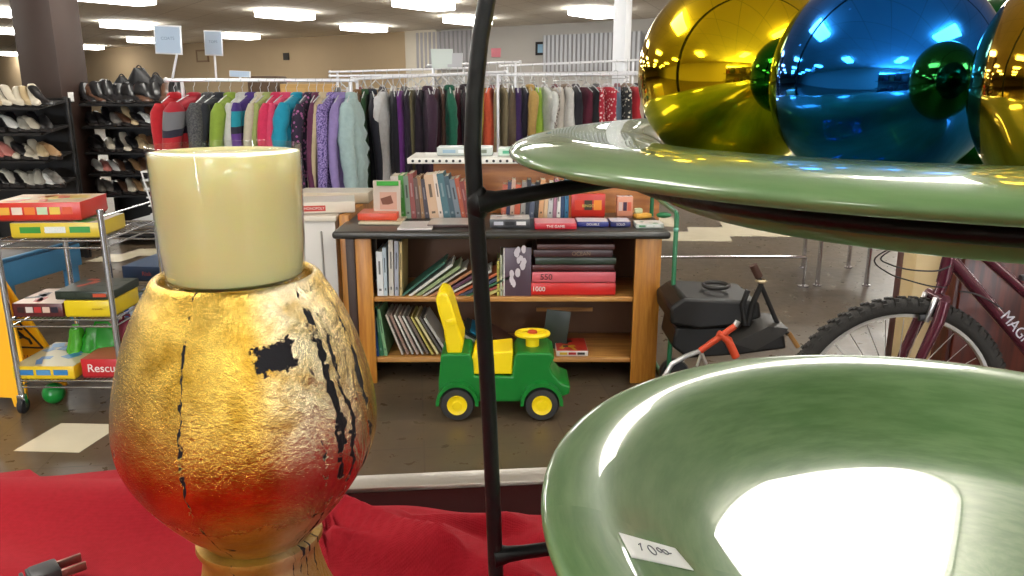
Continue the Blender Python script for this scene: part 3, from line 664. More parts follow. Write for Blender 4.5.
    for i, (col, cn) in enumerate(mags):
        px = 402 + i * 5.0; x0 = X(px, 352); ln = -math.radians(20 + 1.2 * i)
        book('%s magazine leaning left, %s from the left in the lower cubby' % (cn, ['first', 'second', 'third', 'fourth', 'fifth', 'sixth', 'seventh', 'eighth', 'ninth', 'tenth'][i]), 'magazine', 'magazines in the lower cubby', (x0, Yb + .003 * (i % 3), z0 + .003 + .006), .215, .2, .010 + .002 * (i % 2), col, ln, soft=True, title=False)
    right = [((60, 66, 60), 'dark grey', 62), ((150, 160, 150), 'pale green grey', 60), ((40, 50, 46), 'black green', 58), ((36, 130, 170), 'turquoise', 61), ((90, 60, 50), 'brown', 57)]
    for i, (col, cn, a) in enumerate(right):
        px = 470 + i * 7; x0 = X(px, 352)
        book('%s hardback slumped behind the toy tractor seat, lower cubby' % cn, 'book', 'slumped books behind the tractor', (x0 + .10, Yb, z0 + .006), .235, .2, .014, col, -math.radians(a), title=False)
    bd = thing('board_panel', 'dark green board leaning behind the steering wheel, lower cubby', 'board', (X(545, 352), Yb + .12, z0 + .001)); q = MB(); q.box((.06, 0, .1), (.12, .008, .2), cm(52, 62, 52, .4), rot(y=.12), .001); q.build('panel', bd)
    game_box('red and white game box flat at the right of the tractor nose', (X(572, 352), SY + .17, z0 + .001), .155, .2, .03, (236, 226, 220), (208, 50, 40), art=[(230, 190, 40), (200, 40, 30), (60, 50, 40)])
    # --- things on top
    Yt = AZ(430, 219, zt).y
    row = [((206, 196, 186), 9, .02, 'white backed picture book with a green strip, standing at the row start', .215), ((70, 150, 60), 6, .03, 'lime green book in the row on the dark top', .218), ((120, 140, 120), 6, .04, 'grey green book in the row on the dark top', .215), ((140, 66, 60), 6, .06, 'wine red book right of the grey green one, dark top', .228), ((96, 70, 60), 5, .07, 'dark brown slim book, row on the dark top', .205), ((150, 110, 70), 4, .08, 'tan slim book beside the dark brown one, dark top', .212), ((60, 50, 60), 5, .1, 'near black book mid row on the dark top', .2), ((214, 178, 146), 11, .12, 'thick peach coloured book leaning in the row, dark top', .22), ((232, 214, 200), 5, .13, 'cream book against the thick peach book', .226), ((70, 110, 120), 8, .15, 'teal book right of the cream book, dark top', .228), ((60, 84, 96), 6, .16, 'deep teal slim book after the teal one', .216), ((120, 130, 140), 6, .17, 'grey blue book in the row, dark top', .2), ((170, 80, 50), 5, .17, 'rust orange book in the row, dark top', .205), ((130, 50, 44), 5, .18, 'oxblood book right of the rust orange one', .19), ((200, 120, 96), 5, .18, 'salmon book near the iron leg, dark top', .19), ((100, 90, 120), 6, .16, 'mauve book near the iron leg, dark top', .205), ((216, 210, 204), 4, .12, 'white slim book last before the iron leg, dark top', .2)]
    px = 392.0
    for i, (col, w, ln, lab, hh) in enumerate(row):
        a = AY(px, 219, Yt); wd = w / 780 * 4.1 * .80
        book(lab, 'book', 'books in a row on the dark top', (a.x, Yt, zt + .001), hh, .17, wd, col, -ln if i else 0, title=i > 0)
        px += w * .80 + .6 + (1.0 if i == 0 else 0)
    # facing picture frame-like book
    fb = thing('picture_book', 'picture book facing out with green strip and brown photo cover', 'book', (AY(375, 222, Yt - .04).x, Yt - .06, zt + .001))
    q = MB(); wv = .135; q.box((wv / 2, .006, .1), (wv, .010, .2), cm(206, 190, 176), rot(x=-.08), .001); q.build('cover', fb)
    q = MB(); q.box((wv * .55, -.004, .186), (wv * .8, .002, .022), cm(60, 170, 50), rot(x=-.08)); q.box((wv * .55, .0, .10), (wv * .62, .002, .085), cm(206, 160, 140), rot(x=-.08)); q.box((wv * .5, -.0015, .10), (wv * .4, .002, .04), cm(120, 70, 50), Matrix.Rotation(-.3, 3, 'Y')); q.build('cover_picture', fb)
    a = AZ(382, 221, zt); game_box('orange red flat box on the dark top at the left end', (a.x - .01, a.y - .0, zt + .014), .19, .16, .036, (214, 72, 40), (226, 110, 76))
    game_box('cream flat box under the orange red box', (a.x + .01, a.y - .02, zt + .001), .21, .2, .0125, (214, 200, 170), (220, 206, 170))
    a = AZ(417, 227, zt); game_box('white flat game board beside the orange red box', (a.x, a.y, zt + .001), .16, .2, .010, (224, 216, 214), (222, 214, 212))
    a = AZ(450, 225, zt); game_box('dark edged flat game board left of the iron leg', (a.x + .02, a.y + .01, zt + .001), .24, .2, .016, (60, 32, 26), (196, 186, 178))
    a = AZ(512, 227, zt); game_box('white and black film box with a barcode label', (a.x - .01, a.y + .03, zt + .001), .19, .14, .042, (70, 70, 74), (206, 200, 196), art=[(200, 200, 210), (40, 40, 44), (236, 234, 232)])
    a = AZ(555, 228, zt); game_box('red and pink flat box in front of the orange books', (a.x, a.y + .02, zt + .001), .195, .15, .03, (200, 30, 48), (226, 150, 160), txt='THE GAME', tsize=.018)
    a = AZ(592, 226, zt); game_box('navy and white flat box first right of the pink one', (a.x, a.y + .02, zt + .001), .15, .12, .026, (44, 50, 130), (224, 220, 230), txt='DOUBLE', tsize=.016)
    a = AZ(617, 226, zt); game_box('navy and white flat box second right of the pink one', (a.x + .012, a.y + .02, zt + .001), .095, .12, .026, (40, 44, 110), (214, 214, 226), txt='SOLO', tsize=.016)
    a = AZ(588, 219, zt); game_box('upright red box with dark label behind the navy boxes', (a.x, a.y + .03, zt + .001), .17, .05, .125, (200, 40, 26), (220, 70, 40), art=[(214, 60, 30), (60, 44, 20), (236, 140, 40)], txt='BINGO', tsize=.02, tcol=(226, 200, 90))
    a = AZ(625, 219, zt); game_box('small white and orange box beside the upright red box', (a.x + .0, a.y + .04, zt + .001), .08, .05, .11, (226, 150, 120), (240, 236, 236), art=[(230, 200, 190), (60, 30, 60), (230, 110, 80)])
    a = AZ(648, 227, zt); game_box('white and green card box at the right end of the top', (a.x, a.y + .0, zt + .001), .13, .11, .022, (206, 214, 206), (226, 226, 222), art=[(60, 130, 80), (226, 230, 226), (236, 236, 232)])
    # small plastic toys at the end
    a = AZ(645, 219, zt); tp = thing('plastic_toy', 'small yellow toy piece behind the white and green card box', 'toy', (a.x - .01, a.y + .03, zt)); q = MB(); q.box((0, 0, .012), (.09, .05, .024), cm(236, 176, 70), rot(.4), .008); q.build('body', tp); q = MB(); q.box((-.02, .01, .035), (.045, .03, .03), cm(200, 210, 170), rot(.2), .01); q.build('cap', tp)
    tp = thing('plastic_toy', 'small dark green toy piece by the corner of the top', 'toy', (a.x + .10, a.y + .03, zt)); q = MB(); q.ball((0, 0, .015), .03, cm(30, 120, 70), (1.3, .8, .5), 16, 10); q.build('body', tp)
    # books behind, on the back edge
    cols = [((190, 96, 70), 'coral'), ((60, 56, 84), 'indigo'), ((206, 170, 150), 'blush'), ((196, 90, 60), 'burnt orange'), ((150, 146, 140), 'stone grey'), ((40, 44, 54), 'ink black'), ((84, 90, 110), 'steel blue'), ((44, 46, 50), 'graphite'), ((222, 168, 120), 'apricot'), ((226, 190, 150), 'sand'), ((200, 196, 196), 'silver white'), ((170, 120, 140), 'rose'), ((236, 232, 228), 'snow white'), ((40, 70, 110), 'navy'), ((60, 130, 170), 'sky blue'), ((226, 130, 60), 'bright orange'), ((240, 220, 170), 'vanilla')]
    px = 501.0
    for i, (col, cn) in enumerate(cols):
        w = [5, 4, 4, 6, 5, 4, 5, 4, 5, 4, 5, 4, 4, 4, 4, 8, 4][i]
        a = AY(px, 214, SY + .46); book('small %s paperback in the row behind the top iron arm' % cn, 'book', 'paperbacks behind the iron arm', (a.x, SY + .40, zt + .001), .17 + .012 * (i % 3), .11, w / 780 * 4.2 * .88, col, .06 if i < 12 else 0, title=i % 2 == 0)
        px += w
    # --- second gondola: wood back and white perforated deck
    ob = NT('orange_wood_back'); tc = ob.n('ShaderNodeTexCoord').outputs['Object']; g = ob.noise(4, ob.n('ShaderNodeMapping', {'Vector': tc, 'Scale': (1, 1, 8)}).outputs[0], 5)
    ob.set(Base_Color=ob.mix(ob.smooth(g, .3, .7), srgb(176, 112, 52), srgb(138, 80, 34)), Roughness=.45)
    Y2 = SY + .66; xa = AY(433, 170, Y2).x; xb = AY(662, 170, Y2).x; z2 = AY(470, 160, Y2 - .0).z
    t = thing('display_gondola', 'tall wood backed display behind the books with white perforated deck', 'shelf unit', (0, Y2, 0))
    q = MB(); q.box(((xa + xb) / 2, .04, (z2 - .02) / 2), (xb - xa, .03, z2 - .02), ob.m, None, .002); q.build('back_board', t)
    xa2 = AY(407, 158, Y2 - .06).x; xb2 = AY(560, 158, Y2 - .06).x
    wm = mat('perforated_white_steel', srgb(226, 224, 216), .35); q = MB(); q.box(((xa2 + xb2) / 2, .13, z2), (xb2 - xa2, .38, .03), wm, None, .004); h = q; n = 22
    for k in range(n):
        x = xa2 + .03 + (xb2 - xa2 - .06) * k / (n - 1); h.lathe([(0, 0), (.0075, 0), (.0075, .002)], BLACKP, 10, (x, -.0605, z2), Matrix.Rotation(PI / 2, 3, 'X'))
    h.build('perforated_deck', t)
    a = AY(465, 146, Y2 + .1); game_box('clear topped white and blue box on the perforated deck', (a.x, Y2 + .14, z2 + .016), .30, .16, .045, (196, 204, 200), (222, 226, 224), art=[(150, 180, 200), (236, 240, 240), (130, 140, 120)])
    a = AY(515, 146, Y2 + .1); game_box('white and mint green box on the perforated deck', (a.x + .01, Y2 + .12, z2 + .016), .20, .16, .040, (206, 226, 212), (214, 232, 220), art=[(90, 180, 140), (230, 240, 232)])
    # --- white bookcase end-on at the left
    Y3 = SY + .28; xa = AY(262, 205, Y3).x; xb = AY(372, 210, Y3).x; z3 = AY(330, 216, Y3).z
    t = thing('white_bookcase', 'white sided low bookcase with oak top edge left of the books', 'shelf unit', (0, Y3, 0), 0)
    wh = mat('white_laminate', srgb(214, 208, 200), .5); xm = AY(334, 222, Y3).x
    q = MB(); q.box(((xa + xm) / 2, .45, (z3 - .03) / 2), (xm - xa, .86, z3 - .03), wh, None, .004); q.build('body', t)
    q = MB(); q.box(((xa + xm) / 2, .45, z3 - .014), (xm - xa + .02, .9, .028), mat('white_top', srgb(206, 196, 180), .4), None, .004); q.build('top', t)
    q = MB(); q.box((xm + .045, .46, (z3 - .0) / 2), (.05, .88, z3), oak.m, None, .003); q.build('oak_side', t)
    for k in range(3):
        q = MB(); q.box((xa + (xm - xa) * (.2 + .3 * k), .012, (z3 - .06) / 2), (.006, .012, z3 - .1), cm(186, 180, 172)); q.build('seam_strip', t)
    a = AY(306, 203, Y3 + .1)
    game_box('cream long game box with red label on the white bookcase', (a.x - .0, Y3 + .16, z3 + .002), .46, .24, .058, (226, 216, 200), (232, 224, 210), rz=.2, txt=None)
    g2 = [o for o in C.objects if o.get('label', '').startswith('cream long game')][0]
    q = MB(); q.box((.03, -.121, .028), (.11, .0015, .028), cm(196, 60, 50)); lb = q.build('red_label', g2); text('lettering', 'MONOPOLY', .018, cm(236, 226, 216), lb, (.03, -.1224, .028), (PI / 2, 0, 0), .0003)
    game_box('second cream box behind the long cream game box', (a.x + .06, Y3 + .52, z3 + .001), .40, .22, .06, (222, 206, 180), (232, 222, 204))

# ================================================================== TOY TRACTOR
def build_tractor():
    grn = mat('tractor_green', srgb(14, 118, 40), .35, var=.08); yel = mat('tractor_yellow', srgb(248, 218, 20), .35); tyre = mat('toy_tyre', srgb(44, 44, 44), .6)
    Y = 3.13; o = AY(500, 419, Y); S = o.x
    t = thing('toy_tractor', 'green and yellow plastic ride-on toy tractor before the oak shelf', 'toy tractor', (S, Y, 0))
    k = (AY(600, 400, Y).x - AY(400, 400, Y).x) / 200
    kz = (AY(500, 300, Y).z - AY(500, 419, Y).z) / 119
    def p(px, py): return ((px - 500) * k, (419 - py) * kz)
    body = [p(x, y) for x, y in [(438, 396), (438, 384), (441, 354), (450, 353), (470, 353), (473, 360), (474, 376), (512, 376), (514, 356), (518, 352), (550, 352), (555, 356), (550, 366), (553, 373), (562, 383), (571, 386), (570, 394), (562, 397), (552, 397), (545, 402), (470, 402), (455, 402)]]
    b = MB(); b.prism(body, .035, .25, grn)
    bo = b.build('body', t); bv = bo.modifiers.new('round', 'BEVEL'); bv.width = .008; bv.segments = 3; bv.limit_method = 'ANGLE'
    for cx in (457, 542):
        c = p(cx, 402); rw = 17.2 * k
        for side, y0 in ((0, 0.0), (1, .235)):
            f = MB(); n = 16; outer = [(c[0] + 21.5 * k * math.cos(q), c[1] + 23 * k * math.sin(q)) for q in [PI * (-.02 + 1.04 * i / n) for i in range(n + 1)]]; inner = [(c[0] + 18.2 * k * math.cos(q), c[1] + 19 * k * math.sin(q)) for q in [PI * (1.02 - 1.04 * i / n) for i in range(n + 1)]]
            f.prism(outer + inner, y0, y0 + .05, grn); f.build('fender', t)
            w = MB(); M = Matrix.Rotation(PI / 2, 3, 'X'); yy = .002 + y0
            prof = [(.6, 0), (.93, .02), (1, .25), (1, .75), (.93, .98), (.6, 1)]
            w.lathe([(0, 0)] + [(r * rw, -z * .046) for r, z in prof] + [(0, -.046)], tyre, 32, (c[0], yy, rw + .001), M); wo = w.build('wheel', t)
            h = MB(); sg = 1
            yc = yy - .001 if not side else yy + .047
            h.lathe([(0, .006), (.25 * rw, .006), (.3 * rw, .002), (.5 * rw, .002), (.58 * rw, .006), (.60 * rw, -.004)], yel, 28, (c[0], yc, rw + .001), Matrix.Rotation(PI / 2 if not side else -PI / 2, 3, 'X')); h.build('hub', wo)
    # seat
    s = MB(); s.prism([p(x, y) for x, y in [(470, 375), (470, 362), (474, 352), (480, 350), (490, 353), (513, 351), (513, 375)]], .05, .235, yel); so = s.build('seat', t); m = so.modifiers.new('round', 'BEVEL'); m.width = .008; m.segments = 3; m.limit_method = 'ANGLE'
    # back rest loop
    for y0, y1 in ((.03, .06), (.225, .255)):
        pass
    bk = MB(); loop = [p(x, y) for x, y in [(447, 354), (444, 330), (439, 312), (437, 300), (439, 294), (444, 293), (449, 296), (453, 306), (458, 325), (463, 340), (462, 354)]]
    bk.prism(loop, .05, .235, yel); bo2 = bk.build('backrest', t); m = bo2.modifiers.new('round', 'BEVEL'); m.width = .012; m.segments = 3; m.limit_method = 'ANGLE'
    rb = MB(); rb.box((p(452, 322)[0], .0485, p(452, 322)[1]), (.045, .006, .03), yel, rot(y=-.25), .004); rb.build('rib', bo2)
    # steering wheel
    w = MB(); cc = p(533, 340); M = Matrix.Rotation(-.08, 3, 'X')
    w.lathe([(.066 + .013 * math.cos(q), .011 * math.sin(q)) for q in [2 * PI * i / 12 for i in range(12)]], yel, 40, (cc[0], .143, cc[1]), M, closed=True)
    w.box((cc[0], .143, cc[1] - .002), (.12, .028, .012), yel, None, .004); w.box((cc[0], .143, cc[1] - .002), (.028, .12, .012), yel, None, .004); so = w.build('steering_wheel', t)
    q = MB(); q.lathe([(0, .008), (.02, .008), (.022, 0), (0, 0)], cm(206, 70, 30), 20, (cc[0], .143, cc[1] + .004)); q.build('red_badge', so)
    q = MB(); q.lathe([(0, -.05), (.03, -.05), (.03, 0), (0, 0)], yel, 20, (cc[0], .143, cc[1] - .006)); q.build('steering_column', t)

# ================================================================== CLOTHES
def garment_mesh(kind, w, th, L, col, seed, col2=None, pat=None):
    """local: rail runs along x, the garment's shoulders along y, hangs down -z from the hook top at 0"""
    r = random.Random(seed); m = garment_mat(col, col2, pat)
    m2 = m
    b = MB(); secs = []; n = 20; sh = -.098
    top = [(-.0, .24), (-.03, .36), (-.055, .78), (-.10, 1.0), (-.25, 1.0), (-.45, .97), (-.7, 1.0), (-.88, 1.05), (-1.0, 1.07)]
    if kind == 'trousers': top = [(0, .55), (-.01, .6), (-.3, .62), (-.6, .56), (-1, .5)]
    if kind == 'dress': top = [(-.0, .3), (-.03, .5), (-.06, .8), (-.15, .75), (-.35, .66), (-.6, .8), (-1, 1.05)]
    f1, f2 = r.uniform(0, 6), r.uniform(3, 6)
    N = 16
    for i in range(N + 1):
        s = i / N; z = -s
        for (z0, w0), (z1, w1) in zip(top, top[1:]):
            if z1 <= z <= z0: ww = w0 + (w1 - w0) * (z - z0) / (z1 - z0 - 1e-9); break
        tt = th * (.45 + .55 * min(1, s * 4)) * (1 + .12 * math.sin(s * 9 + f1))
        if kind == 'puffer': tt *= 1 + .14 * math.sin(s * 46)
        ring = []
        for k in range(n):
            q = 2 * PI * k / n; cx = math.cos(q); cy = math.sin(q)
            fold = 1 + .13 * math.sin(cy * 9 + f2 + 2 * s) * min(1, s * 3)
            ring.append((tt / 2 * (abs(cx) ** .7) * (1 if cx > 0 else -1) * fold, w / 2 * ww * (abs(cy) ** .85) * (1 if cy > 0 else -1), sh - s * L + .01 * math.sin(q * 3 + f1) * s))
        secs.append(ring)
    b.loft(secs, m)
    res = [('body', b)]
    if kind in ('coat', 'puffer', 'shirt', 'fleece'):
        for sy in (-1, 1):
            sv = MB(); Ls = L * (.78 if kind != 'shirt' else .36); rr = th * (.40 if kind != 'shirt' else .32)
            pts = []; rs = []
            for i in range(12):
                s = i / 11; pts.append((.012 * math.sin(s * 5 + f1), sy * (w * .44 + w * .16 * math.sin(min(1, s * 2) * PI / 2)), sh - .06 * L - s * Ls)); e = (1 + .12 * math.sin(s * 40)) if kind == 'puffer' else 1 + .05 * math.sin(s * 12)
                rs.append(rr * (1.0 - .35 * s) * e * (.55 if i == 0 else 1))
            sv.tube(pts, rs, m, 12); res.append(('sleeve', sv))
    if kind in ('coat', 'puffer', 'fleece'):
        cl = MB(); cl.lathe([(.03, 0), (.055, -.012), (.06, -.045), (.05, -.05)], m, 16, (0, 0, sh + .03), Matrix.Diagonal((.8, 1.25, 1)).to_3x3()); res.append(('collar', cl))
    h = MB(); h.tube([(.0, -.006, -.035), (0, .014, -.022), (0, .022, 0), (0, .014, .02), (0, 0, .026), (0, -.016, .018), (0, -.022, 0)][::-1] , .0022, CLEAR, 6)
    h.tube([(0, -.006, -.035), (0, 0, -.06), (0, 0, -.08)], .0024, CLEAR, 6); h.tube([(0, -w * .42, sh - .04), (0, -w * .2, sh + .0), (0, 0, sh + .022), (0, w * .2, sh + .0), (0, w * .42, sh - .04)], .004, CLEAR, 6)
    res.append(('hanger', h))
    return res
def garment_mat(col, col2, pat):
    key = 'fabric_%s_%s_%s' % (col, col2, pat)
    if key in MATS: return MATS[key]
    N = NT(key); tc = N.n('ShaderNodeTexCoord').outputs['Object']; a = tuple(.8 * x for x in srgb(*col))
    n = N.noise(30, tc, 4)
    base = N.mix(n, tuple(x * .8 for x in a), tuple(min(1, x * 1.15) for x in a))
    if pat == 'floral':
        v = N.n('ShaderNodeTexVoronoi', {'Vector': tc, 'Scale': 34.0}).outputs['Distance']; base = N.mix(N.smooth(v, .36, .30), base, srgb(*col2))
    elif pat == 'marl': base = N.mix(N.smooth(N.noise(90, tc, 5, .7), .42, .56), base, srgb(*col2))
    elif pat == 'tricolour':
        z = N.n('ShaderNodeSeparateXYZ', {'Vector': tc}).outputs[2]; zz = N.math('ADD', z, N.math('MULTIPLY', N.noise(3, tc, 2), .1))
        top = srgb(170, 26, 44) if col2[0] > 150 else srgb(70, 44, 120); mid_ = srgb(112, 112, 116) if col2[0] > 150 else base
        base = N.mix(N.smooth(zz, -.15, -.155), top, mid_); base = N.mix(N.smooth(zz, -.26, -.265), base, srgb(34, 32, 50)); base = N.mix(N.smooth(zz, -.31, -.315), base, srgb(*col2)); base = N.mix(N.smooth(zz, -.46, -.465), base, srgb(50, 40, 92))
    N.set(Base_Color=base, Roughness=.85, Sheen_Weight=.1); N.bump(N.noise(60, tc, 3), .3, .01)
    return N.m
def hang(label, cat, p, rz, kind, w, th, L, col, seed, group, col2=None, pat=None, nm=None):
    t = thing(nm or {'coat': 'coat', 'puffer': 'padded_jacket', 'fleece': 'fleece_jacket', 'shirt': 'shirt', 'dress': 'dress', 'trousers': 'trousers'}[kind], label, cat, p, rz, group)
    for n_, b in garment_mesh(kind, w, th, L, col, seed, col2, pat): b.build(n_, t, 60)
    return t
def rail(name, label, A, B, posts, r=.0125, group='clothes rails', signs=()):
    t = thing(name, label, 'clothes rail', ((A.x + B.x) / 2, (A.y + B.y) / 2, 0), 0, group)
    o = Vector(t.location); D = (B - A).normalized()
    b = MB(); b.tube([A - o, B - o], r, STEEL, 10); b.build('rail', t)
    for f in posts:
        p = A.lerp(B, f) - o; b = MB(); b.tube([(p.x, p.y, .02), (p.x, p.y, p.z - .012)], r, STEEL, 10); b.build('post', t)
        n = Vector((-D.y, D.x, 0)) * .3; b = MB(); b.tube([(p.x - n.x, p.y - n.y, .015), (p.x + n.x, p.y + n.y, .015)], r, STEEL, 8); b.build('foot', t)
    for f in (0, 1):
        p = A.lerp(B, f) - o; b = MB(); b.ball(p, r * 1.5, STEEL, n=12, k=8); b.build('end_cap', t)
    return t
def build_clothes():
    A = AY(166, 80, 5.7); B = AY(356, 80, 5.9); B.z = A.z
    rail('clothes_rail', 'white clothes rail carrying the colourful coats above the candle', A, B, (.08, .97))
    D = (B - A); ang = math.atan2(D.y, D.x)
    coats = [(173, 'fleece', (206, 24, 38), None, None, 'bright red coat, first from the left on the coat rail', .42, .13, .88),
             (192, 'coat', (36, 34, 60), (176, 30, 40), 'tricolour', 'navy, grey and red block panel jacket beside the bright red coat', .55, .17, .80),
             (206, 'coat', (104, 104, 104), (60, 60, 64), 'marl', 'mottled grey coat right of the block panel jacket', .5, .13, .84),
             (217, 'coat', (44, 46, 54), None, None, 'charcoal coat between the grey and the lime coats', .46, .10, .84),
             (228, 'coat', (150, 178, 62), None, None, 'lime green coat with orange lining on the coat rail', .5, .12, .86),
             (240, 'fleece', (224, 224, 216), None, None, 'white fleece right of the lime green coat', .44, .09, .82),
             (249, 'coat', (30, 158, 178), (90, 50, 130), 'tricolour', 'turquoise and purple jacket between two pale coats', .44, .10, .8),
             (258, 'coat', (214, 204, 178), None, None, 'cream coat left of the pink coats', .46, .08, .86),
             (266, 'coat', (170, 184, 110), None, None, 'pale olive coat just left of the pink coats', .44, .08, .84),
             (274, 'fleece', (226, 50, 96), None, None, 'raspberry pink coat, left one of the two pink coats', .46, .10, .86),
             (284, 'coat', (232, 74, 114), None, None, 'light pink coat, right one of the two pink coats', .46, .10, .86),
             (295, 'puffer', (20, 158, 190), None, None, 'turquoise padded jacket right of the pink coats', .5, .13, .82),
             (307, 'coat', (48, 34, 60), (160, 90, 140), 'floral', 'dark plum floral coat beside the turquoise padded jacket', .46, .10, .95),
             (315, 'coat', (110, 50, 84), None, None, 'mulberry coat next to the beige coat', .44, .07, .92),
             (322, 'coat', (214, 196, 156), None, None, 'long beige coat on the coat rail', .44, .09, 1.0),
             (331, 'coat', (80, 62, 130), (160, 140, 200), 'marl', 'violet and lilac mottled coat right of the beige coat', .46, .10, .98),
             (340, 'fleece', (160, 140, 200), None, None, 'plain lilac coat left of the mint padded jacket', .44, .09, .9),
             (350, 'puffer', (178, 204, 204), None, None, 'pale mint padded jacket at the right end of the coats', .52, .16, .86)]
    for i, (px, kind, col, c2, pat, lab, w, th, L) in enumerate(coats):
        f = (px - 166) / 190.0; p = A.lerp(B, f); p.z += -.014
        hang(lab, 'coat' if kind != 'puffer' else 'jacket', p, ang + random.uniform(-.38, -.12), kind, w * (1.0 if px < 345 else .72), th * 1.1, L, col, i, 'coats on the coat rail', c2, pat)
    # sign holders on the coat rail
    for k, (x0, y0, x1, y1, xs, ys, lab, Yq) in enumerate([(155.5, 26.5, 181, 53.5, 172, 78, 'light blue paper sign in a white frame, larger left one over the coats', 5.72), (205, 31.5, 222, 55, 216, 76, 'light blue paper sign in a white frame, smaller right one over the coats', 6.4), (230, 71, 250, 77, 240, 79, 'small light blue rail card low over the lime coat', 5.85)]):
        c = AY((x0 + x1) / 2, (y0 + y1) / 2, Yq); s = AY(xs, ys, Yq); w = (x1 - x0) / 780 * Yq * 1.02; h = (y1 - y0) / 780 * Yq * .98
        t = thing('sign_holder', lab, 'sign', (s.x, Yq, A.z + (0.0 if k != 1 else .02)), 0, 'rail top signs'); o = Vector(t.location)
        b = MB(); b.box((c.x - o.x, 0, c.z - o.z), (w, .012, h), STEEL, rot(y=.04), .003); b.build('frame', t)
        b = MB(); b.box((c.x - o.x, -.0065, c.z - o.z), (w * .9, .003, h * .9), cm(196, 216, 238, .4), rot(y=.04)); pp = b.build('paper', t)
        if k < 2: text('printed_text', 'COATS' if k == 0 else 'TOPS', h * .15, cm(120, 140, 176), pp, (c.x - o.x, -.0085, c.z - o.z + h * .05), (PI / 2, 0, 0), .0003)
        b = MB(); b.tube([(c.x - o.x + (.05 if k == 0 else .0), .0, c.z - o.z - h / 2), (0, 0, .0)], .009, STEEL, 8); b.build('stem', t)
    # middle rail
    A2 = AY(352, 79, 6.6); B2 = AY(505, 72, 7.0)
    rail('clothes_rail', 'white clothes rail with dark garments left of the iron leg', A2, B2, (.03, .95)); D = B2 - A2; ang = math.atan2(D.y, D.x)
    mid = [(357, 'coat', (124, 88, 48), None, 'brown coat, first on the middle rail beside the mint jacket', .5, .10), (364, 'coat', (40, 84, 44), None, 'forest green coat second on the middle rail', .46, .07), (370, 'coat', (32, 34, 48), None, 'ink navy coat left of the white shirt', .5, .1), (381, 'shirt', (222, 222, 224), None, 'white short sleeve shirt on the middle rail', .5, .12), (391, 'dress', (28, 26, 36), None, 'black dress between the white shirt and purple dress', .42, .09), (398, 'dress', (110, 44, 130), None, 'purple dress on the middle rail', .42, .09), (406, 'dress', (44, 30, 50), None, 'aubergine dress next to the olive trousers', .42, .07), (410, 'trousers', (116, 106, 74), None, 'olive trousers hung on the middle rail', .4, .06), (417, 'dress', (40, 26, 40), None, 'blackish plum dress right of the olive trousers', .44, .10), (425, 'coat', (58, 28, 52), None, 'wide dark plum coat on the middle rail', .5, .12), (434, 'dress', (70, 24, 40), None, 'burgundy dress between the plum coat and green coat', .44, .09), (440, 'dress', (104, 70, 56), None, 'cocoa brown blouse on the middle rail', .42, .06), (447, 'puffer', (14, 98, 72), None, 'emerald green satin jacket on the middle rail', .46, .11), (456, 'dress', (84, 30, 44), None, 'wine dress right of the emerald jacket', .44, .09), (463, 'coat', (40, 22, 30), None, 'almost black coat just left of the iron leg', .46, .10)]
    for i, (px, kind, col, pat, lab, w, th) in enumerate(mid):
        f = (px - 352) / 153.0; p = A2.lerp(B2, f); p.z -= .014
        hang(lab, 'garment', p, ang + random.uniform(-.4, -.05), kind, w, th, .80 + .05 * (i % 3), col, 40 + i, 'garments on the middle rail')
    # right rail
    A3 = AY(480, 75, 7.2); B3 = AY(652, 74, 7.4)
    rail('clothes_rail', 'white clothes rail with tops and dresses right of the iron leg', A3, B3, (.2, .97)); D = B3 - A3; ang = math.atan2(D.y, D.x)
    rt = [(484, 'trousers', (196, 170, 60), None, None, 'mustard trousers just right of the iron leg'), (489, 'dress', (226, 92, 56), None, None, 'bright coral orange top on the right rail'), (496, 'trousers', (184, 168, 130), None, None, 'khaki trousers, left pair on the right rail'), (503, 'trousers', (150, 136, 104), None, None, 'khaki trousers, right darker pair on the right rail'), (511, 'dress', (112, 96, 76), None, None, 'mushroom brown top on the right rail'), (517, 'dress', (70, 44, 100), None, None, 'violet top between brown and black ones'), (523, 'dress', (40, 34, 50), None, None, 'black top beside the violet one'), (529, 'coat', (196, 160, 90), None, None, 'tan jacket with black trim on the right rail'), (537, 'dress', (170, 206, 70), None, None, 'lime top on the right rail'), (544, 'shirt', (226, 228, 222), None, None, 'white blouse right of the lime top'), (552, 'dress', (96, 84, 76), (200, 190, 180), 'marl', 'grey mottled top on the right rail'), (559, 'dress', (214, 206, 194), None, None, 'ivory top left of the long white dress'), (567, 'dress', (232, 230, 224), None, None, 'long white dress on the right rail'), (575, 'dress', (38, 36, 46), None, None, 'black dress right of the long white dress'), (583, 'dress', (100, 26, 50), None, None, 'deep crimson dress on the right rail'), (591, 'dress', (26, 24, 30), None, None, 'jet black dress left of the red floral dress'), (599, 'dress', (196, 40, 62), (232, 206, 206), 'floral', 'red dress with pale flowers, left of two alike'), (608, 'dress', (206, 50, 70), (236, 210, 204), 'floral', 'red dress with pale flowers, right of two alike'), (617, 'dress', (100, 120, 140), None, None, 'blue grey dress right of the red floral dresses'), (626, 'dress', (44, 44, 44), (222, 214, 196), 'floral', 'black dress with cream flowers near the gold ball'), (634, 'dress', (206, 44, 54), None, None, 'scarlet dress next to the gold ball'), (640, 'dress', (214, 190, 170), None, None, 'champagne dress half behind the gold ball'), (646, 'dress', (30, 28, 34), None, None, 'black dress half behind the gold ball')]
    for i, (px, kind, col, c2, pat, lab) in enumerate(rt):
        f = (px - 480) / 172.0; p = A3.lerp(B3, f); p.z -= .014
        hang(lab, 'garment', p, ang + random.uniform(-.3, .3), kind, .44, .105 if kind != 'trousers' else .07, [.62, .7, .78, .58][i % 4], col, 80 + i, 'garments on the right rail', c2, pat)
    # rails further back with empty hangers
    k = 0
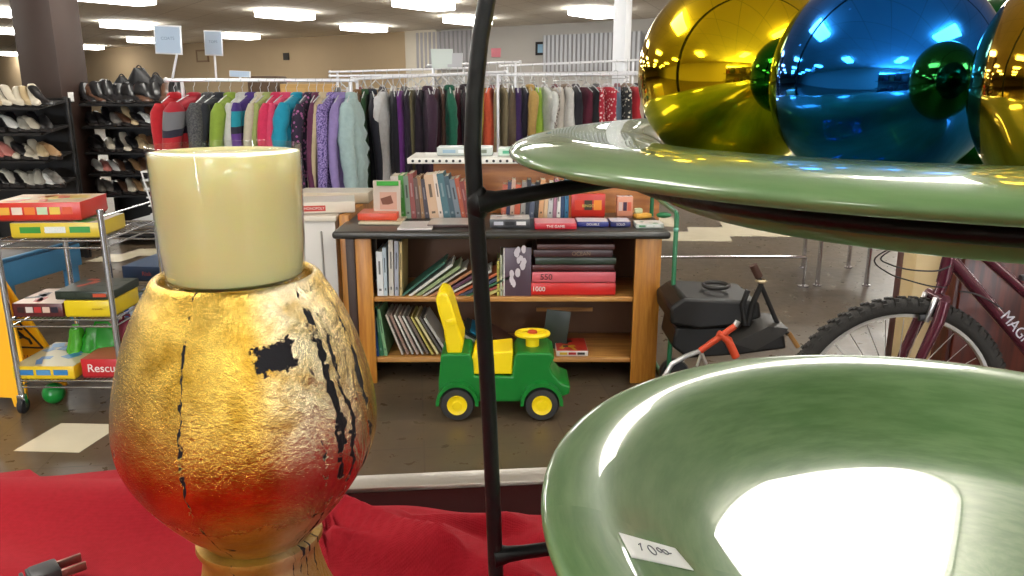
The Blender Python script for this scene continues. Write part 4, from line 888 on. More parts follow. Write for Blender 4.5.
    for (xa, ya, xb, yb, Yq, lab) in [(428, 66, 520, 62, 8.2, 'empty white rail above the dark garments, behind the middle rail'), (330, 72, 470, 68, 9.0, 'far white rail with clear hangers behind the coats'), (500, 66, 640, 60, 9.4, 'far white rail with clear hangers left of the gold ball')]:
        a = AY(xa, ya, Yq); c = AY(xb, yb, Yq + .3); rail('clothes_rail', lab, a, c, (.05, .95)); ang = math.atan2(c.y - a.y, c.x - a.x)
        for j in range(11):
            p = a.lerp(c, .06 + .085 * j); p.z -= .014; w = .4
            h = thing('clothes_hanger', 'clear plastic hanger on the ' + lab, 'hanger', p, ang + random.uniform(-.5, .5), 'clear hangers on the ' + ['first', 'second', 'third'][k] + ' far rail')
            b = MB(); b.tube([(0, -.022, 0), (0, -.016, .018), (0, 0, .026), (0, .014, .02), (0, .022, 0), (0, .01, -.022), (0, 0, -.045), (0, 0, -.09)], .0035, CLEAR, 6); b.build('hook', h)
            b = MB(); b.tube([(0, 0, -.09), (0, w / 2, -.17), (0, w / 2 - .02, -.185), (0, -w / 2 + .02, -.185), (0, -w / 2, -.17), (0, 0, -.09)], .006, CLEAR, 6); b.build('shoulder_bar', h)
        k += 1
    # muted garments on the far rails, half hidden
    farcol = [((90, 88, 92), 'grey'), ((190, 186, 180), 'pale'), ((60, 50, 60), 'dusky'), ((150, 130, 110), 'tan'), ((120, 60, 70), 'maroon'), ((200, 196, 200), 'whitish')]
    a = AY(330, 76, 8.3); c = AY(660, 72, 8.8); rail('clothes_rail', 'long white rail of muted garments behind the two front rails', a, c, (.02, .5, .98))
    ang = math.atan2(c.y - a.y, c.x - a.x)
    for j in range(30):
        col, cn = farcol[(j * 5) % 6]; p = a.lerp(c, .02 + j * .0325); p.z -= .014
        hang('%s garment, number %d from the left on the long hidden back rail' % (cn, j + 1), 'garment', p, ang + random.uniform(-.3, .3), 'dress', .42, .12, .75, tuple(min(255, max(0, v + (j % 3) * 8)) for v in col), 140 + j, 'garments on the long back rail')

# ================================================================== SHOES
def shoe_parts(kind):
    L, W = .25, .085
    secs = []; n = 14
    if kind == 'pump': prof = [(0, .03, .055, .10, .115), (.1, .034, .060, .085, .115), (.3, .036, .066, .045, .075), (.5, .034, .064, .022, .045), (.7, .040, .062, .008, .036), (.85, .038, .052, .004, .036), (.97, .02, .03, .004, .022), (1, .006, .012, .006, .012)]
    elif kind == 'boot': prof = [(0, .038, .07, .02, .24), (.08, .042, .075, .02, .25), (.3, .044, .078, .02, .25), (.42, .042, .074, .02, .16), (.5, .040, .07, .02, .095), (.7, .044, .07, .018, .075), (.9, .040, .05, .018, .055), (1, .015, .02, .02, .035)]
    else: prof = [(0, .03, .05, .018, .075), (.1, .036, .06, .018, .085), (.3, .038, .06, .018, .08), (.5, .038, .06, .018, .08), (.7, .044, .06, .016, .06), (.88, .042, .05, .016, .048), (1, .015, .02, .02, .032)]
    for (s, w1, w2, z0, z1) in prof:
        secs.append([(s * L - L / 2, w1 * math.cos(q) * (1 if math.sin(q) < 0 else .8), z0 + (z1 - z0) * (.5 + .5 * math.sin(q))) for q in [2 * PI * k / n for k in range(n)]])
    up = lambda m: MB().loft(secs, m)
    def sole(m):
        b = MB()
        if kind == 'pump':
            b.box((-L / 2 + .018, 0, .05), (.022, .022, .10), m, rot(y=.12), .004); b.loft([[(x, y, z) for x, y, z in ((s * L - L / 2, -w, zz), (s * L - L / 2, w, zz), (s * L - L / 2, w, zz + .006), (s * L - L / 2, -w, zz + .006))] for s, w, zz in ((.0, .028, .094), (.3, .03, .04), (.55, .033, .014), (.75, .038, .001), (.95, .026, .001))], m)
        else:
            out = [(s * L * 1.02 - L / 2 * 1.02, w) for s, w in ((0, .02), (.05, .034), (.3, .036), (.5, .034), (.72, .044), (.9, .036), (1, .014))]
            b.prism(out + [(x, -y) for x, y in out[::-1]], 0, .019, m, 'z')
        return b
    return up, sole
def build_shoes():
    blk = mat('shoe_rack_black', srgb(26, 24, 24), .5)
    me = {}
    dummy = mat('shoe_dummy', (.1, .1, .1)); sm = mat('shoe_sole', srgb(34, 28, 26), .6)
    for k in ('pump', 'boot', 'flat'):
        u, s = shoe_parts(k); me[k] = (u(dummy).mesh('upper', 50), s(sm).mesh('sole'))
    pal = {'black': (24, 23, 25), 'ivory': (206, 196, 176), 'tan': (156, 122, 84), 'brown': (84, 56, 40), 'grey': (120, 116, 110), 'white': (226, 226, 222), 'pink': (206, 130, 120), 'silver': (176, 172, 160), 'beige': (190, 168, 130), 'maroon': (96, 30, 36)}
    ordn = ['first', 'second', 'third', 'fourth', 'fifth', 'sixth', 'seventh', 'eighth', 'ninth', 'tenth', 'eleventh', 'twelfth', 'thirteenth']
    def rack(lab, x0, x1, Y, ys, rows, where, group, zr=0):
        xa = AY(x0, 130, Y).x; xb = AY(x1, 130, Y).x
        t = thing('shoe_rack', lab, 'shoe rack', ((xa + xb) / 2, Y + .16, 0)); w = xb - xa
        zz = [AY(x0, y, Y).z for y in ys]
        for sx in (-1, 1):
            b = MB(); b.box((sx * (w / 2 - .01), .29, (zz[0] + .05) / 2), (.03, .03, zz[0] + .05), blk, None, .003); b.build('upright', t)
        b = MB(); b.box((0, .32, zz[0] / 2 + .02), (w + .02, .02, zz[0] + .04), blk); b.build('back_panel', t)
        for z in zz + [.12]:
            b = MB(); b.box((0, .07, z - .012), (w, .40, .018), blk, rot(x=.12)); b.build('shelf', t)
        for ri, (z, row) in enumerate(zip(zz, rows)):
            kind = row[0]; cols = (row[1:] + row[2:6])[:13]; n = len(cols)
            for i, cn in enumerate(cols):
                kd = kind if kind != 'mix' else ('pump', 'flat', 'flat')[(i * 7 + ri) % 3]
                x = xa + w * (i + .5) / n
                yy = Y + .16 + .0; zs = z + .0008 + (.07 - .0) * 0
                s = thing('boot' if kd == 'boot' else 'shoe', '%s %s, %s from the left, %s shelf down, %s' % (cn, {'pump': 'heeled shoe', 'flat': 'flat shoe', 'boot': 'boot'}[kd], ordn[i], ordn[ri], where), 'shoe', (x, yy - .0, zs - .0), -PI / 2 + zr + random.uniform(-.2, .25), group)
                s.rotation_euler = (0, .12, s.rotation_euler.z); s.location.z = z + .0 + .009 - .012 + (.0); s.scale = (1.12, 1.12, random.uniform(.55, .75) if kd == 'boot' else random.uniform(.95, 1.25))
                if kd == 'boot': s.rotation_euler.z += random.uniform(-.5, .5); s.scale.y = 1.5
                for nm_, m_ in zip(('upper', 'sole'), me[kd]):
                    o = bpy.data.objects.new(nm_, m_); C.objects.link(o); o.parent = s
                    if nm_ == 'upper':
                        o.material_slots[0].link = 'OBJECT'; o.material_slots[0].material = cm(*pal[cn], rough=.35)
    B_, I, T, W_, G_, P_, S_, Br, Be, M_ = 'black', 'ivory', 'tan', 'white', 'grey', 'pink', 'silver', 'brown', 'beige', 'maroon'
    rack('black shoe rack at the far left edge, left of the brown pillar', -60, 38, 6.05, [104, 130, 158, 186], [['pump', Br, B_, Br, T, Be, I, Be, I, I, I, Be, I], ['mix', B_, B_, B_, B_, W_, I, B_, W_, B_, S_, I, B_], ['mix', B_, T, B_, I, B_, P_, P_, I, B_, I, I, Be], ['flat', B_, G_, B_, G_, B_, B_, S_, B_, S_, S_, S_, W_]], 'rack left of the pillar', 'shoes on the rack left of the pillar', .75)
    rack('black shoe rack between the brown pillar and the bright red coat', 80, 182, 7.0, [101, 124, 150, 172, 193], [['boot', B_, Br, B_, B_, B_, B_, B_, Br, B_, B_], ['mix', B_, B_, B_, G_, Br, Be, B_, W_, Br, B_, Br], ['mix', B_, B_, I, B_, I, B_, Be, T, Br, B_, B_], ['flat', W_, P_, W_, Br, B_, T, Br, T, Br, B_], ['flat', G_, G_, B_, Br, I, T, I, Be, Be, B_]], 'rack right of the pillar', 'shoes on the rack right of the pillar', .75)
    for k, (px, s, lab) in enumerate([(142, 1.0, 'pointed black bag on top of the boots, highest on the shoe racks'), (124, .7, 'low black bag left of the pointed black bag'), (158, .75, 'black bag right of the pointed black bag, beside the coats')]):
        a = AY(px, 96, 7.25); t = thing('handbag', lab, 'handbag', (a.x, 7.25, AY(px, 101, 7.0).z + .055), .3 * k - .2, 'black bags on the shoe rack'); b = MB()
        b.loft([[(.15 * s * w * math.cos(q), .07 * s * math.sin(q), z * s) for q in [2 * PI * i / 16 for i in range(16)]] for z, w in ((0, .9), (.05, 1.05), (.12, .8), (.20, .35), (.23, .08))], cm(24, 23, 25)); b.build('bag_body', t)
        b = MB(); b.tube([(.05 * s * math.cos(q), 0, s * (.12 + .13 * math.sin(q))) for q in [PI * i / 10 for i in range(11)]], .006, cm(24, 23, 25), 6); b.build('bag_handle', t)
    # pillar
    c = AY(66, 140, 7.15); N = mat('brown_pillar_paint', srgb(58, 42, 36), .45, var=.1, scale=3); b = MB(); b.box((0, 0, HC / 2), (.37, .37, HC - .004), N, rot(-math.radians(8)), .006)
    o = b.build('pillar', loc=(c.x - .02, c.y, 0)); struct(o); o.name = 'trim_2'
    p = MB(); d = Vector((math.sin(math.radians(0)), 0, 0)); q = AY(73, 97, 6.06); q = Vector((c.x - .02, c.y, 0)) + rot(-math.radians(8)) @ Vector((.185 + .003, -.08, 0)); q.z = AY(73, 97, q.y).z; 
    w = thing('wall_switch', 'small white card stuck on the brown pillar', 'card', (q.x, q.y, q.z)); k = MB(); k.box((0, 0, 0), (.006, .07, .08), WHITE, rot(-math.radians(8)), .002); k.build('card', w)

# ================================================================== CHROME CART, GAMES, SIGN
def build_cart():
    Yc = 3.22
    fl = AY(23, 404, Yc); xr = AY(121, 372, Yc).x; W = xr - fl.x; D = .50
    t = thing('wire_cart', 'chrome wire shelf cart on casters loaded with board games', 'cart', (fl.x, Yc, 0))
    zs = [AY(60, y, Yc).z for y in (241, 320, 381)]; zs_ = zs
    for (x, y) in ((0, 0), (W, 0), (0, D), (W, D)):
        b = MB(); b.tube([(x, y, .09), (x, y, zs[0] + .12)], .0125, CHROME, 12); b.lathe([(0, 0), (.014, 0), (.014, .012), (0, .014)], CHROME, 12, (x, y, zs[0] + .12)); b.build('post', t)
        b = MB(); b.lathe([(0, -.012), (.030, -.012), (.036, -.006), (.036, .006), (.030, .012), (0, .012)], BLACKP, 20, (x, y, .037), Matrix.Rotation(PI / 2, 3, 'Y')); cs = b.build('caster', t)
        b = MB(); b.box((x, y, .08), (.03, .03, .02), CHROME, None, .003); b.box((x + .016, y, .055), (.003, .02, .05), CHROME); b.box((x - .016, y, .055), (.003, .02, .05), CHROME); b.build('caster_fork', cs)
    for z in zs:
        b = MB()
        for dz in (0, .03):
            b.tube([(0, 0, z - dz), (W, 0, z - dz), (W, D, z - dz), (0, D, z - dz)], .004, CHROME, 8, closed=True)
        for k in range(24): b.tube([(W * (k + .5) / 24, 0, z), (W * (k + .5) / 24, D, z)], .0018, CHROME, 5)
        for k in range(3): b.tube([(0, D * (k + 1) / 4, z - .004), (W, D * (k + 1) / 4, z - .004)], .003, CHROME, 5)
        b.build('wire_shelf', t)
    for sx in (0, W):
        b = MB(); b.tube([(sx, 0, zs[0] + .10), (sx, D, zs[0] + .10)], .004, CHROME, 8); b.build('side_rail', t)
    X = lambda px, py=300: AY(px, py, Yc + .02).x
    e = .0055
    # top shelf
    z = zs[0] + e
    game_box('green and yellow strip game box under the red party game', ((X(10, 238) + X(96, 238)) / 2, Yc + .16, z), X(96, 238) - X(10, 238), .26, .066, (226, 196, 50), (206, 200, 190), art=[(60, 150, 60), (236, 240, 236), (70, 160, 80)], txt='ANIMALS', tsize=.022, rz=.06)
    game_box('large red game box with row of fruit pictures, top of cart', (X(38, 220) - .03, Yc + .18, z + .072), .36, .28, .078, (212, 50, 30), (226, 190, 150), art=[(236, 180, 60), (240, 220, 200), (236, 130, 40), (200, 220, 180), (240, 200, 80), (226, 90, 50)], rz=.10)
    # middle shelf
    z = zs[1] + e
    game_box('photo covered game box at left of the cart middle shelf', ((X(14, 318) + X(64, 318)) / 2, Yc + .15, z), X(64, 318) - X(14, 318), .26, .062, (96, 40, 40), (220, 190, 170), art=[(60, 40, 40), (230, 220, 210), (200, 60, 60), (230, 200, 180), (40, 36, 50)])
    game_box('plain yellow game box on the cart middle shelf', ((X(66, 318) + X(114, 318)) / 2, Yc + .14, z), X(114, 318) - X(66, 318), .24, .074, (240, 208, 30), (240, 210, 50), txt='cranium', tcol=(150, 110, 20), tsize=.014, off=.18)
    game_box('black green game box with red oval lying on the yellow box', ((X(55, 300) + X(112, 300)) / 2, Yc + .15, z + .0765), X(112, 300) - X(55, 300), .25, .038, (40, 50, 40), (60, 66, 56), art=[(50, 60, 50), (52, 62, 50), (196, 80, 50)])
    # lower shelf
    z = zs[2] + e
    game_box('yellow game box with blue title, lower shelf of cart', ((X(17, 380) + X(78, 380)) / 2, Yc + .17, z), X(78, 380) - X(17, 380), .34, .062, (240, 200, 34), (200, 190, 150), art=[(60, 130, 190), (90, 150, 200), (60, 130, 190)], txt=None)
    game_box('red game box with white Rescue title, lower shelf of cart', ((X(83, 378) + X(119, 376)) / 2 + .02, Yc + .19, z), .20, .34, .088, (206, 44, 50), (190, 90, 70), txt='Rescue', tsize=.052)
    # green and maroon bags
    def bag(label, px, w, h, col, y, col2=None):
        x = X(px, 350); o = thing('plastic_bag', label, 'bag', (x, Yc + y, z + .09)); r = random.Random(px); secs = []
        for i in range(9):
            s = i / 8; ww = w * (1 - .25 * s ** 2) * (1 + .06 * math.sin(i * 2)); dd = .08 * (1 - .7 * s); secs.append([(ww / 2 * math.cos(q) * (1 + .07 * math.sin(5 * q + i)), dd * math.sin(q) * (1 + .1 * math.sin(7 * q)), h * s) for q in [2 * PI * k / 28 for k in range(28)]])
        b = MB(); b.loft(secs, cm(*col, rough=.25)); b.build('bag_body', o, 60); b = MB(); b.tube([(-w * .2, 0, h * .96), (-w * .15, 0, h * 1.15), (w * .15, 0, h * 1.15), (w * .2, 0, h * .96)], .006, cm(*col, rough=.25)); b.build('bag_handle', o)
        return o
    for lab, px, w, h, col in (('glossy green plastic bag on the yellow and blue game box', 78, .20, .11, (40, 150, 40)), ('small lime green plastic bag left of the big green bag', 50, .07, .10, (90, 190, 50)), ('dark maroon plastic bag above the Rescue box', 105, .09, .12, (110, 24, 44))):
        o = bag(lab, px, w, h, col, .24)
        o.location.z = z + (.0885 if px == 105 else .0635)
    # green ball under the cart
    q = AZ(41, 402, .045); b = thing('toy_ball', 'green toy ball on the floor under the cart', 'ball', (q.x, Yc + .12, 0)); m = MB(); m.ball((0, 0, .048), .048, cm(30, 150, 60, .3)); m.build('shell', b)
    # --- second cart behind
    Y2 = 3.75; xa = AY(112, 290, Y2).x; xb = AY(172, 290, Y2).x; W2 = .46; D2 = .9
    t = thing('wire_cart', 'second chrome wire cart running back behind the candle', 'cart', (xa, Y2, 0), -.12)
    z2 = [AY(125, y, Y2).z for y in (232, 285)] + [.2]
    for (x, y) in ((0, 0), (W2, 0), (0, D2), (W2, D2)):
        b = MB(); b.tube([(x, y, .06), (x, y, z2[0] + .05)], .0125, CHROME, 12); b.build('post', t)
        b = MB(); b.lathe([(0, -.012), (.030, -.012), (.034, 0), (.030, .012), (0, .012)], BLACKP, 18, (x, y, .034), Matrix.Rotation(PI / 2, 3, 'Y')); b.build('caster', t)
    for z in z2:
        b = MB()
        for dz in (0, .03): b.tube([(0, 0, z - dz), (W2, 0, z - dz), (W2, D2, z - dz), (0, D2, z - dz)], .004, CHROME, 8, closed=True)
        for k in range(22): b.tube([(0, D2 * (k + .5) / 22, z), (W2, D2 * (k + .5) / 22, z)], .002, CHROME, 5)
        b.build('wire_shelf', t)
    M = Matrix.Rotation(-.12, 3, 'Z'); o2 = Vector((xa, Y2, 0))
    def on2(x, y, z): v = M @ Vector((x, y, 0)); return (o2.x + v.x, o2.y + v.y, z)
    game_box('dark blue game box on the second cart middle shelf', on2(.15, .22, z2[1] + .005), .26, .3, .075, (38, 60, 92), (80, 110, 150), txt='Risk', tcol=(190, 80, 70), tsize=.03, rz=-.12)
    game_box('blue and white game box on the low shelf beside the cart post', on2(.14, .20, z2[2] + .005), .25, .3, .17, (40, 84, 150), (120, 160, 200), art=[(210, 226, 240), (60, 110, 180)], rz=-.12)
    game_box('clear topped grey tray on the second cart top shelf', on2(.2, .35, z2[0] + .005), .3, .4, .03, (170, 170, 176), (196, 200, 204), art=[(60, 60, 66), (220, 220, 226), (120, 110, 160)], rz=-.12)
    # white wire basket
    a = AY(141, 172, 4.6); bk = thing('wire_basket', 'small white wire basket end left of the candle', 'basket', (a.x, 4.6, a.z - .30)); wb = mat('white_wire', srgb(226, 226, 226), .4)
    b = MB()
    for k in range(7):
        z = .30 - .05 * k; s = 1 - .06 * k * .5; b.tube([(.02 * (1 - s) * 10, 0, z), (.34, 0, z), (.34, .28, z), (.02 * (1 - s) * 10, .28, z)], .005, wb, 6, closed=True)
    for k in range(8): b.tube([(.045 * k + .002, 0, .30), (.045 * k + .06 * (1 - k / 7), 0, 0)], .005, wb, 6); b.tube([(.045 * k + .002, .28, .30), (.045 * k + .06 * (1 - k / 7), .28, 0)], .005, wb, 6)
    b.build('wire_mesh', bk)
    fr = MB()
    for x in (.03, .31):
        for y in (.03, .25): fr.tube([(x, y, -(a.z - .30)), (x, y, 0)], .006, wb, 6)
    fr.build('leg_frame', bk)
    # blue play table behind the cart
    blu = mat('blue_paint', srgb(58, 118, 158), .45, var=.06); A = AY(-30, 268, 3.95); B = AY(79, 240, 4.75); d = B - A; L = math.hypot(d.x, d.y); an = math.atan2(d.y, d.x); h = .13
    t = thing('play_table', 'blue painted low table behind the chrome cart', 'table', (A.x, A.y, 0), an); zt = AY(79, 240, 4.75).z
    b = MB(); b.box((L / 2, .012, zt - h / 2 - .01), (L, .024, h + .03), blu, None, .004); b.build('apron', t)
    b = MB(); b.box((L / 2, .28, zt - .012), (L, .56, .024), mat('dark_table_top', srgb(50, 46, 44), .4), None, .004); b.build('table_top', t)
    for x in (.05, L - .05):
        for y in (.045, .52): b = MB(); b.box((x, y, (zt - h) / 2), (.09, .04, zt - h), blu, None, .004); b.build('leg', t)
    # --- wet floor sign
    yel = mat('sign_yellow', srgb(244, 176, 20), .45, var=.04); Ys = 3.42; ap = AY(3, 277, Ys)
    t = thing('wet_floor_sign', 'yellow folding wet floor sign with falling figure, left of cart', 'sign', (ap.x - .02, Ys, 0), -.10); zt = ap.z
    for s, nm in ((-1, 'front_panel'), (1, 'rear_panel')):
        b = MB(); zz = [(-.022, zt), (.022, zt), (.13, .20), (.15, 0), (.09, 0), (.075, .04), (-.075, .04), (-.09, 0), (-.15, 0), (-.13, .20)]
        R = Matrix.Rotation(-s * .24, 3, 'X')
        vs = []
        for t0 in (-.006, .006):
            for x, z in zz: v = R @ Vector((x, t0, z - zt)); vs.append((v.x, v.y, v.z + zt + (1 - math.cos(.24)) * 0))
        n = len(zz); b.add(vs, [tuple(range(n)), tuple(range(2 * n - 1, n - 1, -1))] + [(i, (i + 1) % n, n + (i + 1) % n, n + i) for i in range(n)], yel); pn = b.build(nm, t)
        if s < 0:
            bk_ = cm(40, 36, 30); g = MB()
            def P(x, z, l=.0085): v = R @ Vector((x, -l, z - zt)); return (v.x, v.y, v.z + zt)
            T3 = [(-.095, .215), (.10, .215), (.0, .40)]
            for i in range(3): g.tube([P(*T3[i]), P(*T3[(i + 1) % 3])], .0045, bk_, 6)
            g.build('warning_triangle', pn)
            g = MB(); g.tube([P(-.005, .335), P(.0, .30), P(.02, .275)], .009, bk_, 8); g.tube([P(.02, .275), (P(.045, .26)), P(.05, .235)], .006, bk_, 6); g.tube([P(.02, .275), P(-.01, .262), P(-.03, .24)], .006, bk_, 6); g.tube([P(-.003, .318), P(-.035, .30)], .005, bk_, 6); g.tube([P(-.003, .318), P(.03, .315)], .005, bk_, 6); g.ball(P(-.012, .356), .0115, bk_, n=12, k=8); g.build('falling_figure', pn)
            c = P(0, .165, .008); text('lettering', 'CAUTION', .042, cm(180, 60, 20), pn, c, (PI / 2 - .24, 0, 0), .0004)
            c = P(0, .115, .008); text('lettering', 'WET FLOOR', .030, cm(180, 60, 20), pn, c, (PI / 2 - .24, 0, 0), .0004)
    t.location.z = zt * (math.cos(.24) - 1) + .008

# ================================================================== RIGHT SIDE
def curve_pts(P, k=6):
    out = []
    for i in range(len(P) - 1):
        a, b, c, d = P[max(i - 1, 0)], P[i], P[i + 1], P[min(i + 2, len(P) - 1)]
        for s in range(k):
            u = s / k; out.append(.5 * (2 * b + (c - a) * u + (2 * a - 5 * b + 4 * c - d) * u * u + (3 * b - a - 3 * c + d) * u ** 3))
    return out + [P[-1]]
def build_right():
    # --- bicycle
    tt = 2.60; hub = ray(903, 406) * tt; hub.z += EYE; hub.x -= .035; Yb = hub.y; R = .373; hub.z = R + .001
    wine = mat('wine_frame_paint', srgb(84, 22, 44), .22, .3, coat=.8); rub = mat('tyre_rubber', srgb(44, 42, 40), .8, bump=.3, scale=200); alu = mat('rim_aluminium', (.72, .72, .72), .28, .9)
    t = thing('bicycle', 'wine red mountain bike with chunky tyres right of the black rider', 'bicycle', (hub.x, Yb, 0))
    M = Matrix.Rotation(PI / 2, 3, 'X')
    def wheel(cx, nm, rot_hub=True):
        w = MB(); w.lathe([(R - .026 + .026 * math.cos(q), .024 * math.sin(q)) for q in [2 * PI * i / 14 for i in range(14)]], rub, 80, (cx, 0, R), M, closed=True)
        for k in range(60):
            q = 2 * PI * k / 60
            for off, sd in ((-.012, 0), (.012, .5), (.0, .25)):
                q2 = q + sd * 2 * PI / 60; Rm = Matrix.Rotation(-q2, 3, 'Y'); c = Rm @ Vector((R - .003 - (abs(off) * .2), 0, 0)); w.box((cx + c.x * 1.006, off, R + c.z * 1.006), (.013, .012, .013), rub, Rm)
            q2 = q; Rm = Matrix.Rotation(-q2, 3, 'Y')
            for off in (-.022, .022): c = Rm @ Vector((R - .014, 0, 0)); w.box((cx + c.x, off, R + c.z), (.014, .008, .014), rub, Rm)
        wo = w.build(nm, t)
        r = MB(); r.lathe([(R - .052, -.012), (R - .050, .012), (R - .060, .011), (R - .064, 0), (R - .060, -.011)], alu, 72, (cx, 0, R), M, closed=True); r.build('rim', wo)
        h = MB(); h.lathe([(0, -.05), (.012, -.05), (.012, -.034), (.026, -.032), (.024, -.025), (.014, -.02), (.014, .02), (.024, .025), (.026, .032), (.012, .034), (.012, .05), (0, .05)], alu, 20, (cx, 0, R), M); h.build('hub', wo)
        for k in range(32):
            q = 2 * PI * k / 32; q1 = q + (.45 if k % 4 < 2 else -.45); sd = .026 if k % 2 else -.026
            s = MB(); s.tube([(cx + .022 * math.cos(q1), sd, R + .022 * math.sin(q1)), (cx + (R - .068) * math.cos(q), 0, R + (R - .068) * math.sin(q))], .0014, alu, 5); s.build('spoke', wo)
        g = MB(); g.box((cx + (R - .10) * math.cos(2.45), -.004, R + (R - .10) * math.sin(2.45)), (.05, .01, .022), cm(220, 200, 60, .3), Matrix.Rotation(.85, 3, 'Y'), .002) if False else g.box((cx + (R - .045) * math.cos(2.62), -.026, R + (R - .045) * math.sin(2.62)), (.045, .004, .012), cm(214, 196, 80, .3), Matrix.Rotation(-2.62 + PI / 2, 3, 'Y'), .001); g.build('reflector', wo)
        return wo
    wheel(0, 'wheel')
    def L(px, py): v = AY(px, py, Yb); return Vector((v.x - hub.x, 0, v.z))
    hd_top = L(957, 226); hd_bot = L(943, 283); crown = L(937, 298)
    BBx = 0.66; bb = Vector((BBx, 0, .30)); seat_b = Vector((BBx - -.05, 0, .52)); rear = Vector((1.06, 0, R))
    wheel(1.06, 'wheel')
    for sd in (-1, 1):
        f = MB(); f.tube([(crown.x + .0, sd * .045, crown.z), (crown.x - .012, sd * .05, crown.z - .06), (crown.x * .45, sd * .05, (crown.z + R) / 2), (.004, sd * .05, R)], [.018, .019, .015, .012], wine, 12); f.build('fork_blade', t)
    f = MB(); f.tube([(crown.x, -.05, crown.z + .005), (crown.x, .05, crown.z + .005)], .017, wine, 12); f.tube([(crown.x, 0, crown.z), (hd_bot.x, 0, hd_bot.z)], .017, wine, 12); f.build('fork_crown', t)
    f = MB(); f.tube([hd_bot, hd_top], .021, wine, 16); f.tube([hd_top, hd_top + (hd_top - hd_bot).normalized() * .02], .024, mat('headset', (.5, .5, .52), .3, .9), 16); f.build('head_tube', t)
    m1 = hd_bot.lerp(hd_top, .45); dn = MB(); dn.tube([m1, L(1030, 352), bb], [.021, .021, .021], wine, 16); dt = dn.build('down_tube', t)
    dv = (L(1030, 352) - m1); an = math.atan2(dv.z, dv.x); c = m1.lerp(L(1030, 352), .70)
    text('lettering', 'MAGNA', .050, cm(214, 214, 226, .4), dt, (c.x + .035, -.0225, c.z - .022), (PI / 2, -an, 0), .0006)
    tp = MB(); tp.tube([hd_top + Vector((.01, 0, -.025)), Vector((BBx - .12 + .02, 0, .62))], .017, wine, 12); tp.build('top_tube', t)
    st = MB(); st.tube([bb, Vector((BBx - .13, 0, .66))], .016, wine, 12); st.build('seat_tube', t)
    sp = MB(); sp.tube([Vector((BBx - .13, 0, .66)), Vector((BBx - .165, 0, .80))], .013, alu, 12); sp.build('seat_post', t)
    sd_ = MB(); sd_.loft([[(BBx - .165 + x, w * math.cos(q), .81 + h * math.sin(q) * (1 if math.sin(q) > 0 else .5)) for q in [2 * PI * k / 14 for k in range(14)]] for x, w, h in ((-.14, .012, .012), (-.10, .02, .02), (0, .03, .025), (.08, .06, .03), (.12, .065, .03), (.135, .03, .02))], BLACKP); sd_.build('saddle', t)
    for s in (-1, 1):
        r = MB(); r.tube([(bb.x, s * .03, bb.z), (1.06, s * .06, R)], .009, wine, 8); r.build('chain_stay', t); r = MB(); r.tube([(BBx - .125, s * .02, .63), (1.06, s * .06, R)], .008, wine, 8); r.build('seat_stay', t)
    ck = MB(); ck.lathe([(0, -.004), (.09, -.004), (.09, .004), (0, .004)], mat('chainring', (.12, .12, .13), .4, .8), 40, (bb.x, -.05, bb.z), M); cr = ck.build('chainring', t)
    for s in (-1, 1):
        k = MB(); k.tube([(bb.x, -.075 * s, bb.z), (bb.x + .12 * s, -.085 * s, bb.z - .12 * s)], .011, alu, 8); k.box((bb.x + .12 * s, -.13 * s, bb.z - .12 * s), (.09, .08, .02), BLACKP, None, .004); k.build('crank', t)
    hb = MB(); top = hd_top + (hd_top - hd_bot).normalized() * .03; hb.tube([top, top + Vector((-.03, 0, .03))], .016, BLACKP, 10); hb.tube([top + Vector((.03, -.30, .03)), top + Vector((.0, -.2, .035)), top + Vector((-.04, -.05, .03)), top + Vector((-.04, .05, .03)), top + Vector((.0, .2, .035)), top + Vector((.03, .30, .03))], .011, BLACKP, 10); hb.build('handlebar', t)
    # v brakes
    for s in (-1, 1):
        v = MB(); p = crown + Vector((-.02, s * .032, -.03)); v.box((p.x - .012, p.y, p.z - .0), (.014, .012, .085), alu, rot(y=.25), .003); v.box((p.x - .03, p.y * .8, p.z - .028), (.028, .012, .022), BLACKP, None, .003); v.box((p.x + .0, s * .052, p.z - .055), (.02, .02, .03), alu, None, .004); v.build('brake_arm', t)
    for i, pts in enumerate([[(876, 254), (885, 262), (905, 267), (930, 268), (944, 263)], [(869, 255), (882, 270), (905, 278), (925, 283), (940, 284)], [(948, 250), (975, 246), (1000, 250), (1030, 246)], [(952, 288), (966, 290), (980, 296), (994, 305)]]):
        cbl = MB(); cbl.tube(curve_pts([L(*p) + Vector((0, -.03 - .004 * i, 0)) for p in pts]) if i > 1 else curve_pts( [L(942, 226) + Vector((0, -.05, .0)), L(900, 232) + Vector((0, -.10, 0))] + [L(*p) + Vector((0, -.04 - .004 * i, 0)) for p in pts]), .0025, BLACKP, 6); cbl.build('cable', t)
    # --- black wheeled rider
    Y = 3.25; bp = mat('rider_black', srgb(14, 13, 13), .5, var=.3, scale=30); bg = mat('rider_grey', srgb(44, 42, 40), .45)
    P = lambda px, py, y=Y: AY(px, py, y)
    c = AZ(735, 372, 0); t = thing('toy_rider', 'bulky black plastic wheeled toy rider with cup ring and handle', 'toy', (c.x, Y + .1, 0)); o = Vector(t.location)
    q = lambda px, py, y=Y: P(px, py, y) - o
    b = MB(); a0 = q(672, 318); a1 = q(690, 298); prof = [q(671, 325), q(670, 308), q(684, 298), q(760, 302), q(762, 318), q(740, 326), q(700, 330)]
    b.prism([(v.x, v.z) for v in prof], -.10, .24, bp); x = b.build('hood', t); m = x.modifiers.new('round', 'BEVEL'); m.width = .015; m.segments = 3; m.limit_method = 'ANGLE'
    v = q(725, 297); b = MB(); b.lathe([(.056 + .007 * math.cos(k), .009 * math.sin(k)) for k in [2 * PI * i / 10 for i in range(10)]], bg, 30, (v.x, .06, v.z + .012), closed=True); b.build('cup_ring', t)
